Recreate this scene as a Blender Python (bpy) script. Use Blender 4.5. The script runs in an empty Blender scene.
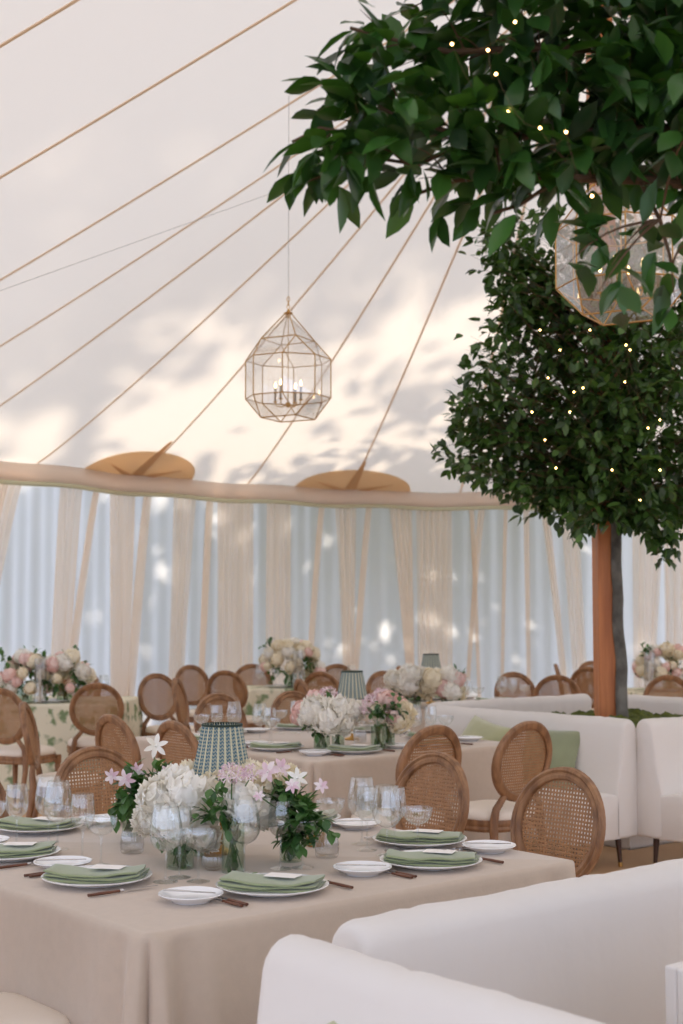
import bpy, math, random
from mathutils import Vector, Matrix, noise
random.seed(7)
PI = math.pi
sc = bpy.context.scene
COL = sc.collection
H, F, TILT = 1.60, 1400.0, math.atan(98/1400.0)

# ------------------------------------------------------------------ helpers
def img(px, py, z):
    """point of the horizontal plane z seen at photo pixel (px,py)"""
    dx, dy = (px-341.5)/F, (512-py)/F
    fy = math.cos(TILT)-dy*math.sin(TILT); fz = math.sin(TILT)+dy*math.cos(TILT)
    t = (z-H)/fz
    return Vector((dx*t, fy*t, z))
def imd(px, py, D):
    dx, dy = (px-341.5)/F, (512-py)/F
    fy = math.cos(TILT)-dy*math.sin(TILT); fz = math.sin(TILT)+dy*math.cos(TILT)
    t = D/fy
    return Vector((dx*t, D, H+fz*t))
def lin(c):
    return tuple(((x/255/12.92) if x/255 <= .04045 else ((x/255+.055)/1.055)**2.4) for x in c)

class MB:
    def __init__(s): s.v = []; s.f = []; s.uv = None; s.c = None
    def add(s, vs, fs):
        b = len(s.v); s.v += [tuple(v) for v in vs]; s.f += [tuple(i+b for i in f) for f in fs]; return b
    def box(s, x0, y0, z0, x1, y1, z1):
        s.add([(x0,y0,z0),(x1,y0,z0),(x1,y1,z0),(x0,y1,z0),(x0,y0,z1),(x1,y0,z1),(x1,y1,z1),(x0,y1,z1)],
              [(3,2,1,0),(4,5,6,7),(0,1,5,4),(1,2,6,5),(2,3,7,6),(3,0,4,7)]); return s
    def grid(s, fn, nu, nv, cu=False, cv=False):
        vs = [fn(i/(nu if cu else nu), j/nv) for i in range(nu if cu else nu+1) for j in range(nv if cv else nv+1)]
        NU = nu if cu else nu+1; NV = nv if cv else nv+1
        fs = []
        for i in range(nu):
            for j in range(nv):
                a = i*NV+j; b = ((i+1) % NU)*NV+j; c = ((i+1) % NU)*NV+(j+1) % NV; d = i*NV+(j+1) % NV
                fs.append((a, b, c, d))
        s.add(vs, fs); return s
    def lathe(s, prof, n=20, o=(0,0,0), rib=None):
        ox, oy, oz = o; P = len(prof)
        def fn(i):
            a = 2*PI*i/n; k = rib(a) if rib else 1
            return [(ox+r*k*math.cos(a), oy+r*k*math.sin(a), oz+z) for r, z in prof]
        vs = []
        for i in range(n): vs += fn(i)
        fs = [(i*P+j, ((i+1) % n)*P+j, ((i+1) % n)*P+j+1, i*P+j+1) for i in range(n) for j in range(P-1)]
        s.add(vs, fs); return s
    def tube(s, pts, r, n=8, caps=True, flat=1.0):
        pts = [Vector(p) for p in pts]; N = len(pts)
        rs = r if isinstance(r, (list, tuple)) else [r]*N
        vs = []; up = None
        for i, p in enumerate(pts):
            t = (pts[min(i+1, N-1)]-pts[max(i-1, 0)])
            if t.length < 1e-9: t = Vector((0,0,1))
            t.normalize()
            if up is None:
                up = Vector((0,0,1)) if abs(t.z) < .9 else Vector((1,0,0))
            a = t.cross(up); 
            if a.length < 1e-6: a = t.orthogonal()
            a.normalize(); b = t.cross(a).normalized(); up = -b if False else up-t*up.dot(t)
            if up.length < 1e-6: up = t.orthogonal()
            up.normalize()
            for k in range(n):
                an = 2*PI*k/n
                vs.append(p+a*math.cos(an)*rs[i]+b*math.sin(an)*rs[i]*flat)
        fs = [(i*n+k, i*n+(k+1) % n, (i+1)*n+(k+1) % n, (i+1)*n+k) for i in range(N-1) for k in range(n)]
        if caps: fs += [tuple(range(n-1, -1, -1)), tuple((N-1)*n+k for k in range(n))]
        s.add(vs, fs); return s
    def ball(s, c, r, nu=10, nv=6, sc_=(1,1,1)):
        c = Vector(c)
        prof = [(math.sin(PI*j/nv)*r, -math.cos(PI*j/nv)*r) for j in range(nv+1)]
        b = len(s.v); s.lathe(prof, nu)
        for i in range(b, len(s.v)):
            v = s.v[i]; s.v[i] = (c.x+v[0]*sc_[0], c.y+v[1]*sc_[1], c.z+v[2]*sc_[2])
        return s
    def xf(s, M, start=0):
        for i in range(start, len(s.v)): s.v[i] = tuple(M @ Vector(s.v[i]))
        return s
    def merge(s, o, M=None):
        s.add([(M @ Vector(v)) if M else v for v in o.v], o.f); return s
    def mesh(s, name, mat, smooth=50):
        me = bpy.data.meshes.new(name); me.from_pydata(s.v, [], s.f); me.update()
        if mat: me.materials.append(mat)
        if smooth:
            me.shade_smooth()
            try: me.set_sharp_from_angle(angle=math.radians(smooth))
            except Exception: pass
        if s.c:
            at = me.attributes.new('tone', 'FLOAT', 'FACE')
            at.data.foreach_set('value', s.c)
        if s.uv:
            uvl = me.uv_layers.new(name='UVMap')
            for l in me.loops: uvl.data[l.index].uv = s.uv[l.vertex_index]
        return me
    def build(s, name, mat, parent=None, smooth=50):
        o = bpy.data.objects.new(name, s.mesh(name, mat, smooth)); COL.objects.link(o)
        if parent: o.parent = parent
        return o
def tag(o, label=None, cat=None, group=None, kind=None):
    if label: o['label'] = label
    if cat: o['category'] = cat
    if group: o['group'] = group
    if kind: o['kind'] = kind
    return o
def empty(name, loc=(0,0,0), rz=0, label=None, cat=None, group=None):
    o = bpy.data.objects.new(name, None); COL.objects.link(o)
    o.location = loc; o.rotation_euler = (0, 0, rz); o.empty_display_size = .1
    return tag(o, label, cat, group)
def copy_tree(o, parent=None):
    c = o.copy(); COL.objects.link(c); c.parent = parent
    for ch in list(o.children): copy_tree(ch, c)
    return c
class Stamp:
    """first use moves the prototype, later uses copy it"""
    def __init__(s, proto): s.p = proto; s.used = False
    def put(s, loc, rz, label, cat, group=None, scale=None):
        o = s.p if not s.used else copy_tree(s.p)
        s.used = True
        o.location = loc; o.rotation_euler = (0, 0, rz)
        if scale: o.scale = scale if isinstance(scale, (tuple, list)) else (scale,)*3
        o['label'] = label; o['category'] = cat
        if group: o['group'] = group
        elif 'group' in o: del o['group']
        return o
def sub(o, lv=1):
    m = o.modifiers.new('s', 'SUBSURF'); m.levels = lv; m.render_levels = lv; return o
def bev(o, w, seg=2):
    m = o.modifiers.new('b', 'BEVEL'); m.width = w; m.segments = seg; m.limit_method = 'ANGLE'; return o
def solid(o, t, off=-1):
    m = o.modifiers.new('t', 'SOLIDIFY'); m.thickness = t; m.offset = off; return o

# ------------------------------------------------------------------ materials
def newmat(name):
    m = bpy.data.materials.new(name); m.use_nodes = True
    nt = m.node_tree; nt.nodes.clear()
    out = nt.nodes.new('ShaderNodeOutputMaterial')
    return m, nt, out
def P(name, col, rough=.6, metal=0, spec=.5, bump=0, bscale=60, var=0, vscale=4, col2=None, coat=0, sheen=0, stretch=(1,1,1), trans=0, detail=4):
    m, nt, out = newmat(name)
    b = nt.nodes.new('ShaderNodeBsdfPrincipled'); L = nt.links
    c = lin(col)
    b.inputs['Base Color'].default_value = (*c, 1); b.inputs['Roughness'].default_value = rough
    b.inputs['Metallic'].default_value = metal; b.inputs['Specular IOR Level'].default_value = spec
    b.inputs['Coat Weight'].default_value = coat; b.inputs['Sheen Weight'].default_value = sheen
    if trans: b.inputs['Transmission Weight'].default_value = trans
    tc = nt.nodes.new('ShaderNodeTexCoord'); mp = nt.nodes.new('ShaderNodeMapping'); mp.inputs['Scale'].default_value = stretch
    L.new(tc.outputs['Object'], mp.inputs['Vector'])
    if var or col2:
        n = nt.nodes.new('ShaderNodeTexNoise'); n.inputs['Scale'].default_value = vscale; n.inputs['Detail'].default_value = detail
        L.new(mp.outputs['Vector'], n.inputs['Vector'])
        r = nt.nodes.new('ShaderNodeMapRange'); r.inputs['From Min'].default_value = .35; r.inputs['From Max'].default_value = .65
        L.new(n.outputs['Fac'], r.inputs['Value'])
        mx = nt.nodes.new('ShaderNodeMix'); mx.data_type = 'RGBA'
        c2 = lin(col2) if col2 else tuple(x*(1-var) for x in c)
        mx.inputs['A'].default_value = (*c, 1); mx.inputs['B'].default_value = (*c2, 1)
        L.new(r.outputs['Result'], mx.inputs['Factor']); L.new(mx.outputs['Result'], b.inputs['Base Color'])
    if bump:
        n2 = nt.nodes.new('ShaderNodeTexNoise'); n2.inputs['Scale'].default_value = bscale; n2.inputs['Detail'].default_value = 3
        L.new(mp.outputs['Vector'], n2.inputs['Vector'])
        bp = nt.nodes.new('ShaderNodeBump'); bp.inputs['Strength'].default_value = bump; bp.inputs['Distance'].default_value = .01
        L.new(n2.outputs['Fac'], bp.inputs['Height']); L.new(bp.outputs['Normal'], b.inputs['Normal'])
    L.new(b.outputs['BSDF'], out.inputs['Surface'])
    return m
def cloth_mat(name, col, tcol=None, tr=.5, clear=0.0):
    """thin fabric: diffuse mixed with translucent, optionally sheer"""
    m, nt, out = newmat(name); L = nt.links
    d = nt.nodes.new('ShaderNodeBsdfDiffuse'); t = nt.nodes.new('ShaderNodeBsdfTranslucent')
    d.inputs['Color'].default_value = (*lin(col), 1); t.inputs['Color'].default_value = (*lin(tcol or col), 1)
    mx = nt.nodes.new('ShaderNodeMixShader'); mx.inputs[0].default_value = tr
    L.new(d.outputs[0], mx.inputs[1]); L.new(t.outputs[0], mx.inputs[2])
    last = mx
    if clear:
        tp = nt.nodes.new('ShaderNodeBsdfTransparent'); m2 = nt.nodes.new('ShaderNodeMixShader'); m2.inputs[0].default_value = clear
        L.new(mx.outputs[0], m2.inputs[1]); L.new(tp.outputs[0], m2.inputs[2]); last = m2
    L.new(last.outputs[0], out.inputs['Surface'])
    return m
def leaf_mat(name, ca, cb, tcol, rough=.35):
    m, nt, out = newmat(name); L = nt.links
    at = nt.nodes.new('ShaderNodeAttribute'); at.attribute_name = 'tone'
    mx = nt.nodes.new('ShaderNodeMix'); mx.data_type = 'RGBA'
    mx.inputs['A'].default_value = (*lin(ca), 1); mx.inputs['B'].default_value = (*lin(cb), 1)
    L.new(at.outputs['Fac'], mx.inputs['Factor'])
    b = nt.nodes.new('ShaderNodeBsdfPrincipled'); b.inputs['Roughness'].default_value = rough
    L.new(mx.outputs['Result'], b.inputs['Base Color'])
    t = nt.nodes.new('ShaderNodeBsdfTranslucent'); t.inputs['Color'].default_value = (*lin(tcol), 1)
    ms = nt.nodes.new('ShaderNodeMixShader'); ms.inputs[0].default_value = .22
    L.new(b.outputs[0], ms.inputs[1]); L.new(t.outputs[0], ms.inputs[2]); L.new(ms.outputs[0], out.inputs['Surface'])
    return m
def petal_mat(name, ca, cb):
    m, nt, out = newmat(name); L = nt.links
    at = nt.nodes.new('ShaderNodeAttribute'); at.attribute_name = 'tone'
    mx = nt.nodes.new('ShaderNodeMix'); mx.data_type = 'RGBA'
    mx.inputs['A'].default_value = (*lin(ca), 1); mx.inputs['B'].default_value = (*lin(cb), 1)
    L.new(at.outputs['Fac'], mx.inputs['Factor'])
    d = nt.nodes.new('ShaderNodeBsdfDiffuse'); t = nt.nodes.new('ShaderNodeBsdfTranslucent')
    L.new(mx.outputs['Result'], d.inputs['Color']); L.new(mx.outputs['Result'], t.inputs['Color'])
    ms = nt.nodes.new('ShaderNodeMixShader'); ms.inputs[0].default_value = .3
    L.new(d.outputs[0], ms.inputs[1]); L.new(t.outputs[0], ms.inputs[2]); L.new(ms.outputs[0], out.inputs['Surface'])
    return m
def thin_glass(name, tint=(255,255,255), refl=.07, edge=.5, rough=.02):
    """thin clear glass walls: see-through with a Fresnel-like sheen"""
    m, nt, out = newmat(name); L = nt.links
    tp = nt.nodes.new('ShaderNodeBsdfTransparent'); tp.inputs['Color'].default_value = (*lin(tint), 1)
    g = nt.nodes.new('ShaderNodeBsdfGlossy'); g.inputs['Roughness'].default_value = rough
    lw = nt.nodes.new('ShaderNodeLayerWeight'); lw.inputs['Blend'].default_value = .5
    pw = nt.nodes.new('ShaderNodeMath'); pw.operation = 'POWER'; pw.inputs[1].default_value = 2.5
    L.new(lw.outputs['Facing'], pw.inputs[0])
    r = nt.nodes.new('ShaderNodeMapRange'); r.inputs['To Min'].default_value = refl; r.inputs['To Max'].default_value = edge
    L.new(pw.outputs[0], r.inputs['Value'])
    ms = nt.nodes.new('ShaderNodeMixShader')
    L.new(r.outputs['Result'], ms.inputs[0]); L.new(tp.outputs[0], ms.inputs[1]); L.new(g.outputs[0], ms.inputs[2])
    L.new(ms.outputs[0], out.inputs['Surface'])
    return m
def emit(name, col, s):
    m, nt, out = newmat(name); e = nt.nodes.new('ShaderNodeEmission')
    e.inputs['Color'].default_value = (*lin(col), 1); e.inputs['Strength'].default_value = s
    nt.links.new(e.outputs[0], out.inputs['Surface']); return m

M = {}
M['canvas'] = cloth_mat('canvas', (236,227,215), (246,232,212), .50)
M['seam'] = P('seam_webbing', (238,214,188), .8)
M['patch'] = cloth_mat('patch', (240,218,188), (246,224,192), .5)
M['strap_shade'] = cloth_mat('patch_strap_shade', (228,198,158), (236,202,156), .42)  # darker cloth colour standing for shadows in the patch folds
M['sheer'] = cloth_mat('sheer_wall', (246,244,246), (255,254,255), .88)
M['drape'] = cloth_mat('drape', (250,241,230), (255,246,236), .74, .10)
M['valance'] = cloth_mat('valance', (242,230,218), (244,224,206), .35)
M['braid'] = P('braid', (196,194,164), .9, bump=.4, bscale=200)
M['floor'] = P('floor', (206,172,136), .55, col2=(190,154,118), vscale=3, stretch=(1,.25,1))
M['grass'] = P('lawn', (158,154,130), .9, var=.2, vscale=2)
M['linen'] = P('linen', (193,176,159), .8, spec=.25, sheen=.3, var=.04, vscale=30, bump=.08, bscale=160)
M['white'] = P('white_upholstery', (220,214,208), .8, spec=.2, sheen=.2, bump=.3, bscale=8, var=.03, vscale=3)
M['seatcloth'] = P('seat_cloth', (226,214,200), .85, spec=.2, bump=.1, bscale=180)
M['wood'] = P('chair_wood', (114,78,50), .5, col2=(156,114,78), vscale=9, stretch=(3,3,.8), bump=.15, bscale=40)
M['cane'] = P('cane', (160,116,76), .55, var=.2, vscale=30)
M['post'] = P('post_wood', (196,122,68), .5, col2=(166,96,50), vscale=2.6, stretch=(6,6,.5), bump=.15, bscale=14, detail=8)
M['bark'] = P('bark', (120,116,108), .9, col2=(74,70,64), vscale=9, stretch=(1,1,.7), bump=.8, bscale=14)
M['twig'] = P('twig', (92,68,48), .8)
M['moss'] = P('moss', (96,104,34), 1, col2=(60,72,22), vscale=30, bump=1, bscale=60)
M['china'] = P('china', (238,238,240), .15, spec=.6, coat=.3)
M['napkin'] = P('napkin', (144,154,116), .9, spec=.1, sheen=.4, var=.12, vscale=12, bump=.1, bscale=200)
M['card'] = P('card', (244,240,236), .7)
M['ink'] = P('ink', (150,140,130), .7)
M['handle'] = P('cutlery_wood', (112,62,38), .35, var=.5, vscale=30, stretch=(1,.1,1))
M['steel'] = P('steel', (205,205,208), .22, metal=1)
M['brass'] = P('brass', (200,158,92), .3, metal=1)
M['gold'] = P('gold_wire', (190,150,92), .45, metal=.7)
M['glass'] = thin_glass('glass', (254,255,255), .13, .42)
M['pane'] = thin_glass('pane', (250,250,250), .22, .5)
M['vaseglass'] = thin_glass('vase_glass', (238,244,238), .08, .4)
M['water'] = thin_glass('water', (190,205,190), .04, .3)
M['crystal'] = thin_glass('crystal', (250,250,250), .14, .5, .06)
M['pillow'] = P('pillow', (176,176,134), .75, sheen=.6, var=.12, vscale=6, bump=.2, bscale=10)
M['pillow2'] = P('pillow2', (140,146,112), .75, sheen=.6, var=.12, vscale=6, bump=.2, bscale=10)
M['darkleg'] = P('dark_leg', (66,40,26), .35)
M['stem'] = P('stem', (70,104,48), .6)
M['candle'] = P('candle_wax', (240,236,226), .5)
M['sleeve'] = P('candle_sleeve', (168,160,148), .5)
M['bulb'] = emit('bulb', (255,214,150), 9)
M['fairy'] = emit('fairy_bulb', (255,205,130), 14)
M['wire'] = P('wire', (96,74,44), .5)
M['rope'] = P('rope', (196,190,184), .8)
M['trimgreen'] = P('shade_trim', (34,52,40), .7)
M['leafA'] = leaf_mat('leaf_large', (20,46,24), (62,104,44), (80,130,30), .32)
M['leafB'] = leaf_mat('leaf_small', (26,50,22), (82,116,52), (80,120,30), .4)
M['leafC'] = leaf_mat('leaf_bouquet', (34,70,38), (90,128,70), (100,150,50), .4)
M['pwhite'] = petal_mat('petal_white', (254,252,247), (246,240,226))
M['pcream'] = petal_mat('petal_cream', (250,243,226), (240,228,198))
M['ppink'] = petal_mat('petal_pink', (248,228,220), (238,196,186))
M['plilac'] = petal_mat('petal_lilac', (250,240,240), (228,194,208))
M['centre'] = P('flower_centre', (214,186,90), .8)
def floral():
    m, nt, out = newmat('floral_linen'); L = nt.links
    b = nt.nodes.new('ShaderNodeBsdfPrincipled'); b.inputs['Roughness'].default_value = .85; b.inputs['Specular IOR Level'].default_value = .2
    tc = nt.nodes.new('ShaderNodeTexCoord')
    v = nt.nodes.new('ShaderNodeTexVoronoi'); v.inputs['Scale'].default_value = 11; v.feature = 'SMOOTH_F1'
    n = nt.nodes.new('ShaderNodeTexNoise'); n.inputs['Scale'].default_value = 14; n.inputs['Detail'].default_value = 3
    L.new(tc.outputs['Object'], n.inputs['Vector'])
    mxv = nt.nodes.new('ShaderNodeMix'); mxv.data_type = 'VECTOR'; mxv.inputs['Factor'].default_value = .12
    L.new(tc.outputs['Object'], mxv.inputs['A']); L.new(n.outputs['Color'], mxv.inputs['B']); L.new(mxv.outputs['Result'], v.inputs['Vector'])
    r = nt.nodes.new('ShaderNodeValToRGB'); e = r.color_ramp.elements
    e[0].position = .22; e[0].color = (*lin((128,146,108)), 1); e[1].position = .42; e[1].color = (*lin((224,218,196)), 1)
    L.new(v.outputs['Distance'], r.inputs['Fac']); L.new(r.outputs['Color'], b.inputs['Base Color']); L.new(b.outputs[0], out.inputs['Surface'])
    return m
M['floral'] = floral()
def shade_mat(name, base, blue, tr):
    m, nt, out = newmat(name); L = nt.links
    uv = nt.nodes.new('ShaderNodeUVMap'); sp = nt.nodes.new('ShaderNodeSeparateXYZ'); L.new(uv.outputs[0], sp.inputs[0])
    def ma(op, a, b=None, c=None):
        q = nt.nodes.new('ShaderNodeMath'); q.operation = op
        for i, x in enumerate((a, b, c)):
            if x is None: continue
            if isinstance(x, (int, float)): q.inputs[i].default_value = x
            else: L.new(x, q.inputs[i])
        return q.outputs[0]
    U, V = sp.outputs[0], sp.outputs[1]
    su = ma('SINE', ma('MULTIPLY', U, 2*PI*44))
    # staggered small arrow marks running down every pleat
    ph = ma('ADD', ma('MULTIPLY', V, 2*PI*15), ma('MULTIPLY', su, 1.5))
    sv = ma('SINE', ph)
    fine = ma('GREATER_THAN', ma('ADD', sv, ma('MULTIPLY', ma('SINE', ma('MULTIPLY', U, 2*PI*88)), .6)), .18)
    cr = ma('LESS_THAN', ma('SINE', ma('MULTIPLY', U, 2*PI*22)), .62)
    fac = ma('MAXIMUM', ma('MULTIPLY', fine, cr), ma('MULTIPLY', cr, .45))
    mx = nt.nodes.new('ShaderNodeMix'); mx.data_type = 'RGBA'
    mx.inputs['A'].default_value = (*lin(base), 1); mx.inputs['B'].default_value = (*lin(blue), 1); L.new(fac, mx.inputs['Factor'])
    d = nt.nodes.new('ShaderNodeBsdfDiffuse'); t = nt.nodes.new('ShaderNodeBsdfTranslucent')
    L.new(mx.outputs['Result'], d.inputs['Color']); L.new(mx.outputs['Result'], t.inputs['Color'])
    ms = nt.nodes.new('ShaderNodeMixShader'); ms.inputs[0].default_value = tr
    L.new(d.outputs[0], ms.inputs[1]); L.new(t.outputs[0], ms.inputs[2]); L.new(ms.outputs[0], out.inputs['Surface'])
    return m
M['shade'] = shade_mat('pleated_shade', (216,210,182), (78,114,132), .15)

# ------------------------------------------------------------------ camera, sky, sun
cd = bpy.data.cameras.new('camera'); cam = bpy.data.objects.new('camera', cd); COL.objects.link(cam)
cd.sensor_fit = 'VERTICAL'; cd.sensor_height = 36; cd.sensor_width = 24; cd.lens = F/1024*36
cam.location = (0, 0, H); cam.rotation_euler = (PI/2+TILT, 0, 0)
cd.dof.use_dof = True; cd.dof.focus_distance = 4.7; cd.dof.aperture_fstop = 4.5
sc.camera = cam
w = bpy.data.worlds.new('world'); sc.world = w; w.use_nodes = True
bg = w.node_tree.nodes['Background']; bg.inputs[0].default_value = (*lin((216,227,252)), 1); bg.inputs[1].default_value = 1.95
sd = bpy.data.lights.new('sun', 'SUN'); sd.energy = 4.6; sd.angle = math.radians(1.3); sd.color = (1, .9, .78)
sun = bpy.data.objects.new('sun', sd); COL.objects.link(sun)
SD = Vector((-.25, .80, .45)).normalized()
sun.rotation_euler = SD.to_track_quat('Z', 'Y').to_euler()
sc.view_settings.view_transform = 'Standard'; sc.view_settings.look = 'None'; sc.view_settings.gamma = 1
sc.view_settings.use_curve_mapping = False; sc.view_settings.exposure = 0.0
sc.cycles.max_bounces = 10; sc.cycles.transparent_max_bounces = 40; sc.cycles.diffuse_bounces = 5
sc.cycles.use_denoising = True; sc.cycles.sample_clamp_indirect = 6

# ------------------------------------------------------------------ tent shell
APEX = Vector((1.80, 10.48)); RD = Vector((math.cos(-1.31), math.sin(-1.31))); ZP, ZE, PW = 6.58, 3.20, 1.11
def ridge(s): return APEX+RD*s
EAVE = [(-6.95,.9,14.5),(-6.85,2.6,12.8),(-6.75,4.3,11.0),(-6.62,6.0,9.2),(-6.42,7.65,7.4),(-6.16,9.27,5.64),(-5.79,10.69,3.81),(-5.3,12.07,1.55),
        (-4.92,13.34,0),(-4.39,14.49,0),(-3.47,15.6,0),(-2.5,17.0,0),(-1.25,18.1,0),(.09,18.95,0),(1.64,19.4,0),(3.25,19.15,0),(4.8,18.4,0),
        (6.2,17.4,0),(7.4,16.2,0),(8.35,14.8,0),(9.1,13.3,.2),(9.7,11.7,1.2),(10.1,10.0,3),(10.4,8.3,4.8),(10.7,6.6,6.6),(10.9,4.9,8.4),(11.1,3.2,10.2),(11.2,1.5,12.0),(11.3,-.2,14)]
def catmull(p, t):
    n = len(p)-1; i = min(int(t), n-1); f = t-i
    a, b, c, d = p[max(i-1,0)], p[i], p[i+1], p[min(i+2,n)]
    return tuple(.5*((2*b[k])+(-a[k]+c[k])*f+(2*a[k]-5*b[k]+4*c[k]-d[k])*f*f+(-a[k]+3*b[k]-3*c[k]+d[k])*f**3) for k in range(len(b)))
def eave(t):
    q = catmull(EAVE, t); return Vector((q[0], q[1])), max(0, q[2])
def ceil_pt(t, r, dz=0):
    e, s = eave(t); p = ridge(s); k = max(r, 0)
    xy = e*(1-r)+p*r
    return Vector((xy.x, xy.y, ZE+(ZP-ZE)*k**PW-(.18*abs(r) if r < 0 else 0)+dz))
NE = len(EAVE)-1
c = MB(); c.grid(lambda a, b: ceil_pt(a*NE, b), NE*6, 22)
ceiling = c.build('ceiling', M['canvas'], None, 80); tag(ceiling, kind='structure')
for i in range(3, 24):
    m = MB(); pts = [ceil_pt(i, .002+r*.99/22, -.012) for r in range(23)]
    vs = []; fs = []
    e, s = eave(i); T = (eave(min(i+.05, NE))[0]-eave(max(i-.05, 0))[0]).normalized()
    for j, p in enumerate(pts):
        hw = .012; t3 = Vector((T.x, T.y, 0))*hw
        vs += [p-t3, p+t3, p+t3+Vector((0,0,.007)), p-t3+Vector((0,0,.007))]
    for j in range(22):
        a = j*4; b = a+4
        fs += [(a,a+1,b+1,b),(a+1,a+2,b+2,b+1),(a+2,a+3,b+3,b+2),(a+3,a,b,b+3)]
    m.add(vs, fs); m.build('seam', M['seam'], ceiling, 0)
# half-moon reinforcement patches with a tip strap and radiating strips of painted fold shadow, above every second pole
def patch(tc):
    def pp(x, r, dz):   # x metres along the eave, r metres up the slope
        e0, _ = eave(tc); T = (eave(tc+.05)[0]-eave(tc-.05)[0]).length/.1
        L = (Vector(ceil_pt(tc, 1))-Vector(ceil_pt(tc, 0))).length
        return ceil_pt(tc+x/T, r/L, dz)
    m = MB(); vs = [pp(0, 0, -.02)]; n = 28
    for k in range(n+1):
        a = PI*k/n; vs.append(pp(.88*math.cos(a), .84*math.sin(a)**.75 if math.sin(a) > 1e-6 else 0, -.02))
    m.add(vs, [(0, k+1, k+2) for k in range(n)])
    vs2 = [v+Vector((0,0,.006)) for v in map(Vector, vs)]
    m.add(vs2, [(0, k+2, k+1) for k in range(n)])
    o = m.build('reinforcement_patch', M['patch'], ceiling, 0)
    for ang, ln, wd in ((90, 1.12, .07), (36, .80, .11), (144, .80, .11)):  # strips darker in colour for fold shadows; the upright is also a strap
        a = math.radians(ang); d = Vector((math.cos(a), math.sin(a))); q = Vector((-d.y, d.x)); s_ = MB()
        if ang == 90:
            pts = [d*0-q*wd*1.3, d*0+q*wd*1.3, d*ln+q*wd*.35, d*(ln+.05), d*ln-q*wd*.35]
        else:
            pts = [d*0-q*wd, d*0+q*wd, d*ln*.9, ]
        top = [pp(p.x, max(p.y, 0), -.028) for p in pts]; bot = [v+Vector((0,0,-.006)) for v in top]; N = len(pts)
        s_.add(top+bot, [tuple(range(N)), tuple(range(2*N-1, N-1, -1))]+[(k, (k+1) % N, N+(k+1) % N, N+k) for k in range(N)])
        s_.build('strap_fold_shade', M['strap_shade'], o, 0)
for tc in (10.95, 13.0, 15.0, 17.0): patch(tc)

# wall: sheer white cloth hanging inside the eave
def wall_xy(t, off=0.0):
    e, _ = eave(t); a = eave(max(t-.02,0))[0]; b = eave(min(t+.02,NE))[0]; T = (b-a).normalized()
    n = Vector((T.y, -T.x))      # towards the inside
    return e+n*off
def wall_mesh(t0, t1, name):
    nu = int((t1-t0)*60); m = MB()
    def fn(a, b):
        t = t0+(t1-t0)*a; z = 3.1*(1-b)
        k = .018*math.sin(t*47+1.5*math.sin(t*3.1))+.012*math.sin(t*23.7+b*2)
        p = wall_xy(t, .02+k*(.5+.5*b)); return (p.x, p.y, z)
    m.grid(fn, nu, 6); o = m.build(name, M['sheer'], None, 80); return tag(o, kind='structure')
wall_mesh(6, 19, 'wall_back'); wall_mesh(19, 27, 'wall_right')
for k, (a_, b_) in enumerate(((4.55, 6.0), (3.6, 4.0))): wall_mesh(a_, b_, 'wall_left' if k == 0 else 'wall_left_%d' % k)
# valance band and braid
for nm, z0, z1, off, mt in (('trim_1', 3.02, 3.22, .16, 'valance'), ('trim_2', 2.97, 3.02, .172, 'braid')):
    m = MB()
    def fn(a, b, z0=z0, z1=z1, off=off):
        t = 3+a*23; z = z0+(z1-z0)*b; sg = .012*math.sin(t*31)
        p = wall_xy(t, off+sg*.4); return (p.x, p.y, z+.012*math.sin(t*6.28))
    m.grid(fn, 500, 2); o = m.build(nm, M[mt], None, 80); solid(o, .012); tag(o, kind='structure')
# drapes: (top x0, top x1, bottom x0, bottom x1) read in the photo, hung along the wall curve
def t_of_px(px):
    lo, hi = 8.0, 18.5
    for _ in range(40):
        mid = (lo+hi)/2; p = wall_xy(mid, .1); x = 341.5+F*p.x/(p.y*math.cos(TILT))
        if x < px: lo = mid
        else: hi = mid
    return lo
drapes = [(-34,6,-60,-20,'beside the left-hand pole patch'),(2,22,-40,-18,''),(60,82,53,68,''),(95,99,66,74,''),(110,134,113,130,''),(146,151,128,136,''),(173,196,168,184,''),(208,213,200,204,''),
          (217,253,216,252,''),(267,290,266,291,''),(320,325,306,312,''),(334,356,343,354,''),(368,373,353,358,''),(389,413,407,415,''),(416,452,417,452,''),(469,474,476,480,''),(480,487,466,470,''),
          (505,509,500,503,''),(524,530,526,530,''),(540,548,560,566,''),(560,578,572,586,''),(634,668,633,654,''),(664,700,664,702,'')]
dl = ['beige sheer drape sweeping outward at the photo edge, its top beyond the frame','slim beige drape slanting down beside the floral table flowers','beige gathered drape above the floral table with the glass hurricane',
 'thin slanting fold of beige drape above the cane chair at the floral table','beige drape column under the half-moon patch, above the pair of cane chairs','narrow slanting drape fold between two wider beige columns near the first patch',
 'straight beige drape at the outer tip of the first half-moon patch','hair-thin beige drape fold beside the widest pleated column','wide pale beige pleated drape midway between the two patches','beige pleated drape column hanging beneath the start of the second patch',
 'thin slanting fold of drape under the hanging lantern side of second patch','beige drape tapering downward below the middle of the second patch','thin drape fold crossing white cloth below the second half-moon patch','wedge of beige drape narrowing to a point beside the broad pleated column',
 'broad beige drape column with deep pleats directly above the small far lamp','first thin crease of drape after the broad pleated column','pale slanting strip of drape crossing behind the tall cane chair','faint drape crease between broad column and the wooden post',
 'narrow beige drape strip above the lone cane chair','drape strip leaning towards the wooden post as it falls','beige drape gathered close beside the wooden post','beige drape beyond the grey tree trunk','beige drape at the frame edge above the pink roses']
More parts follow.
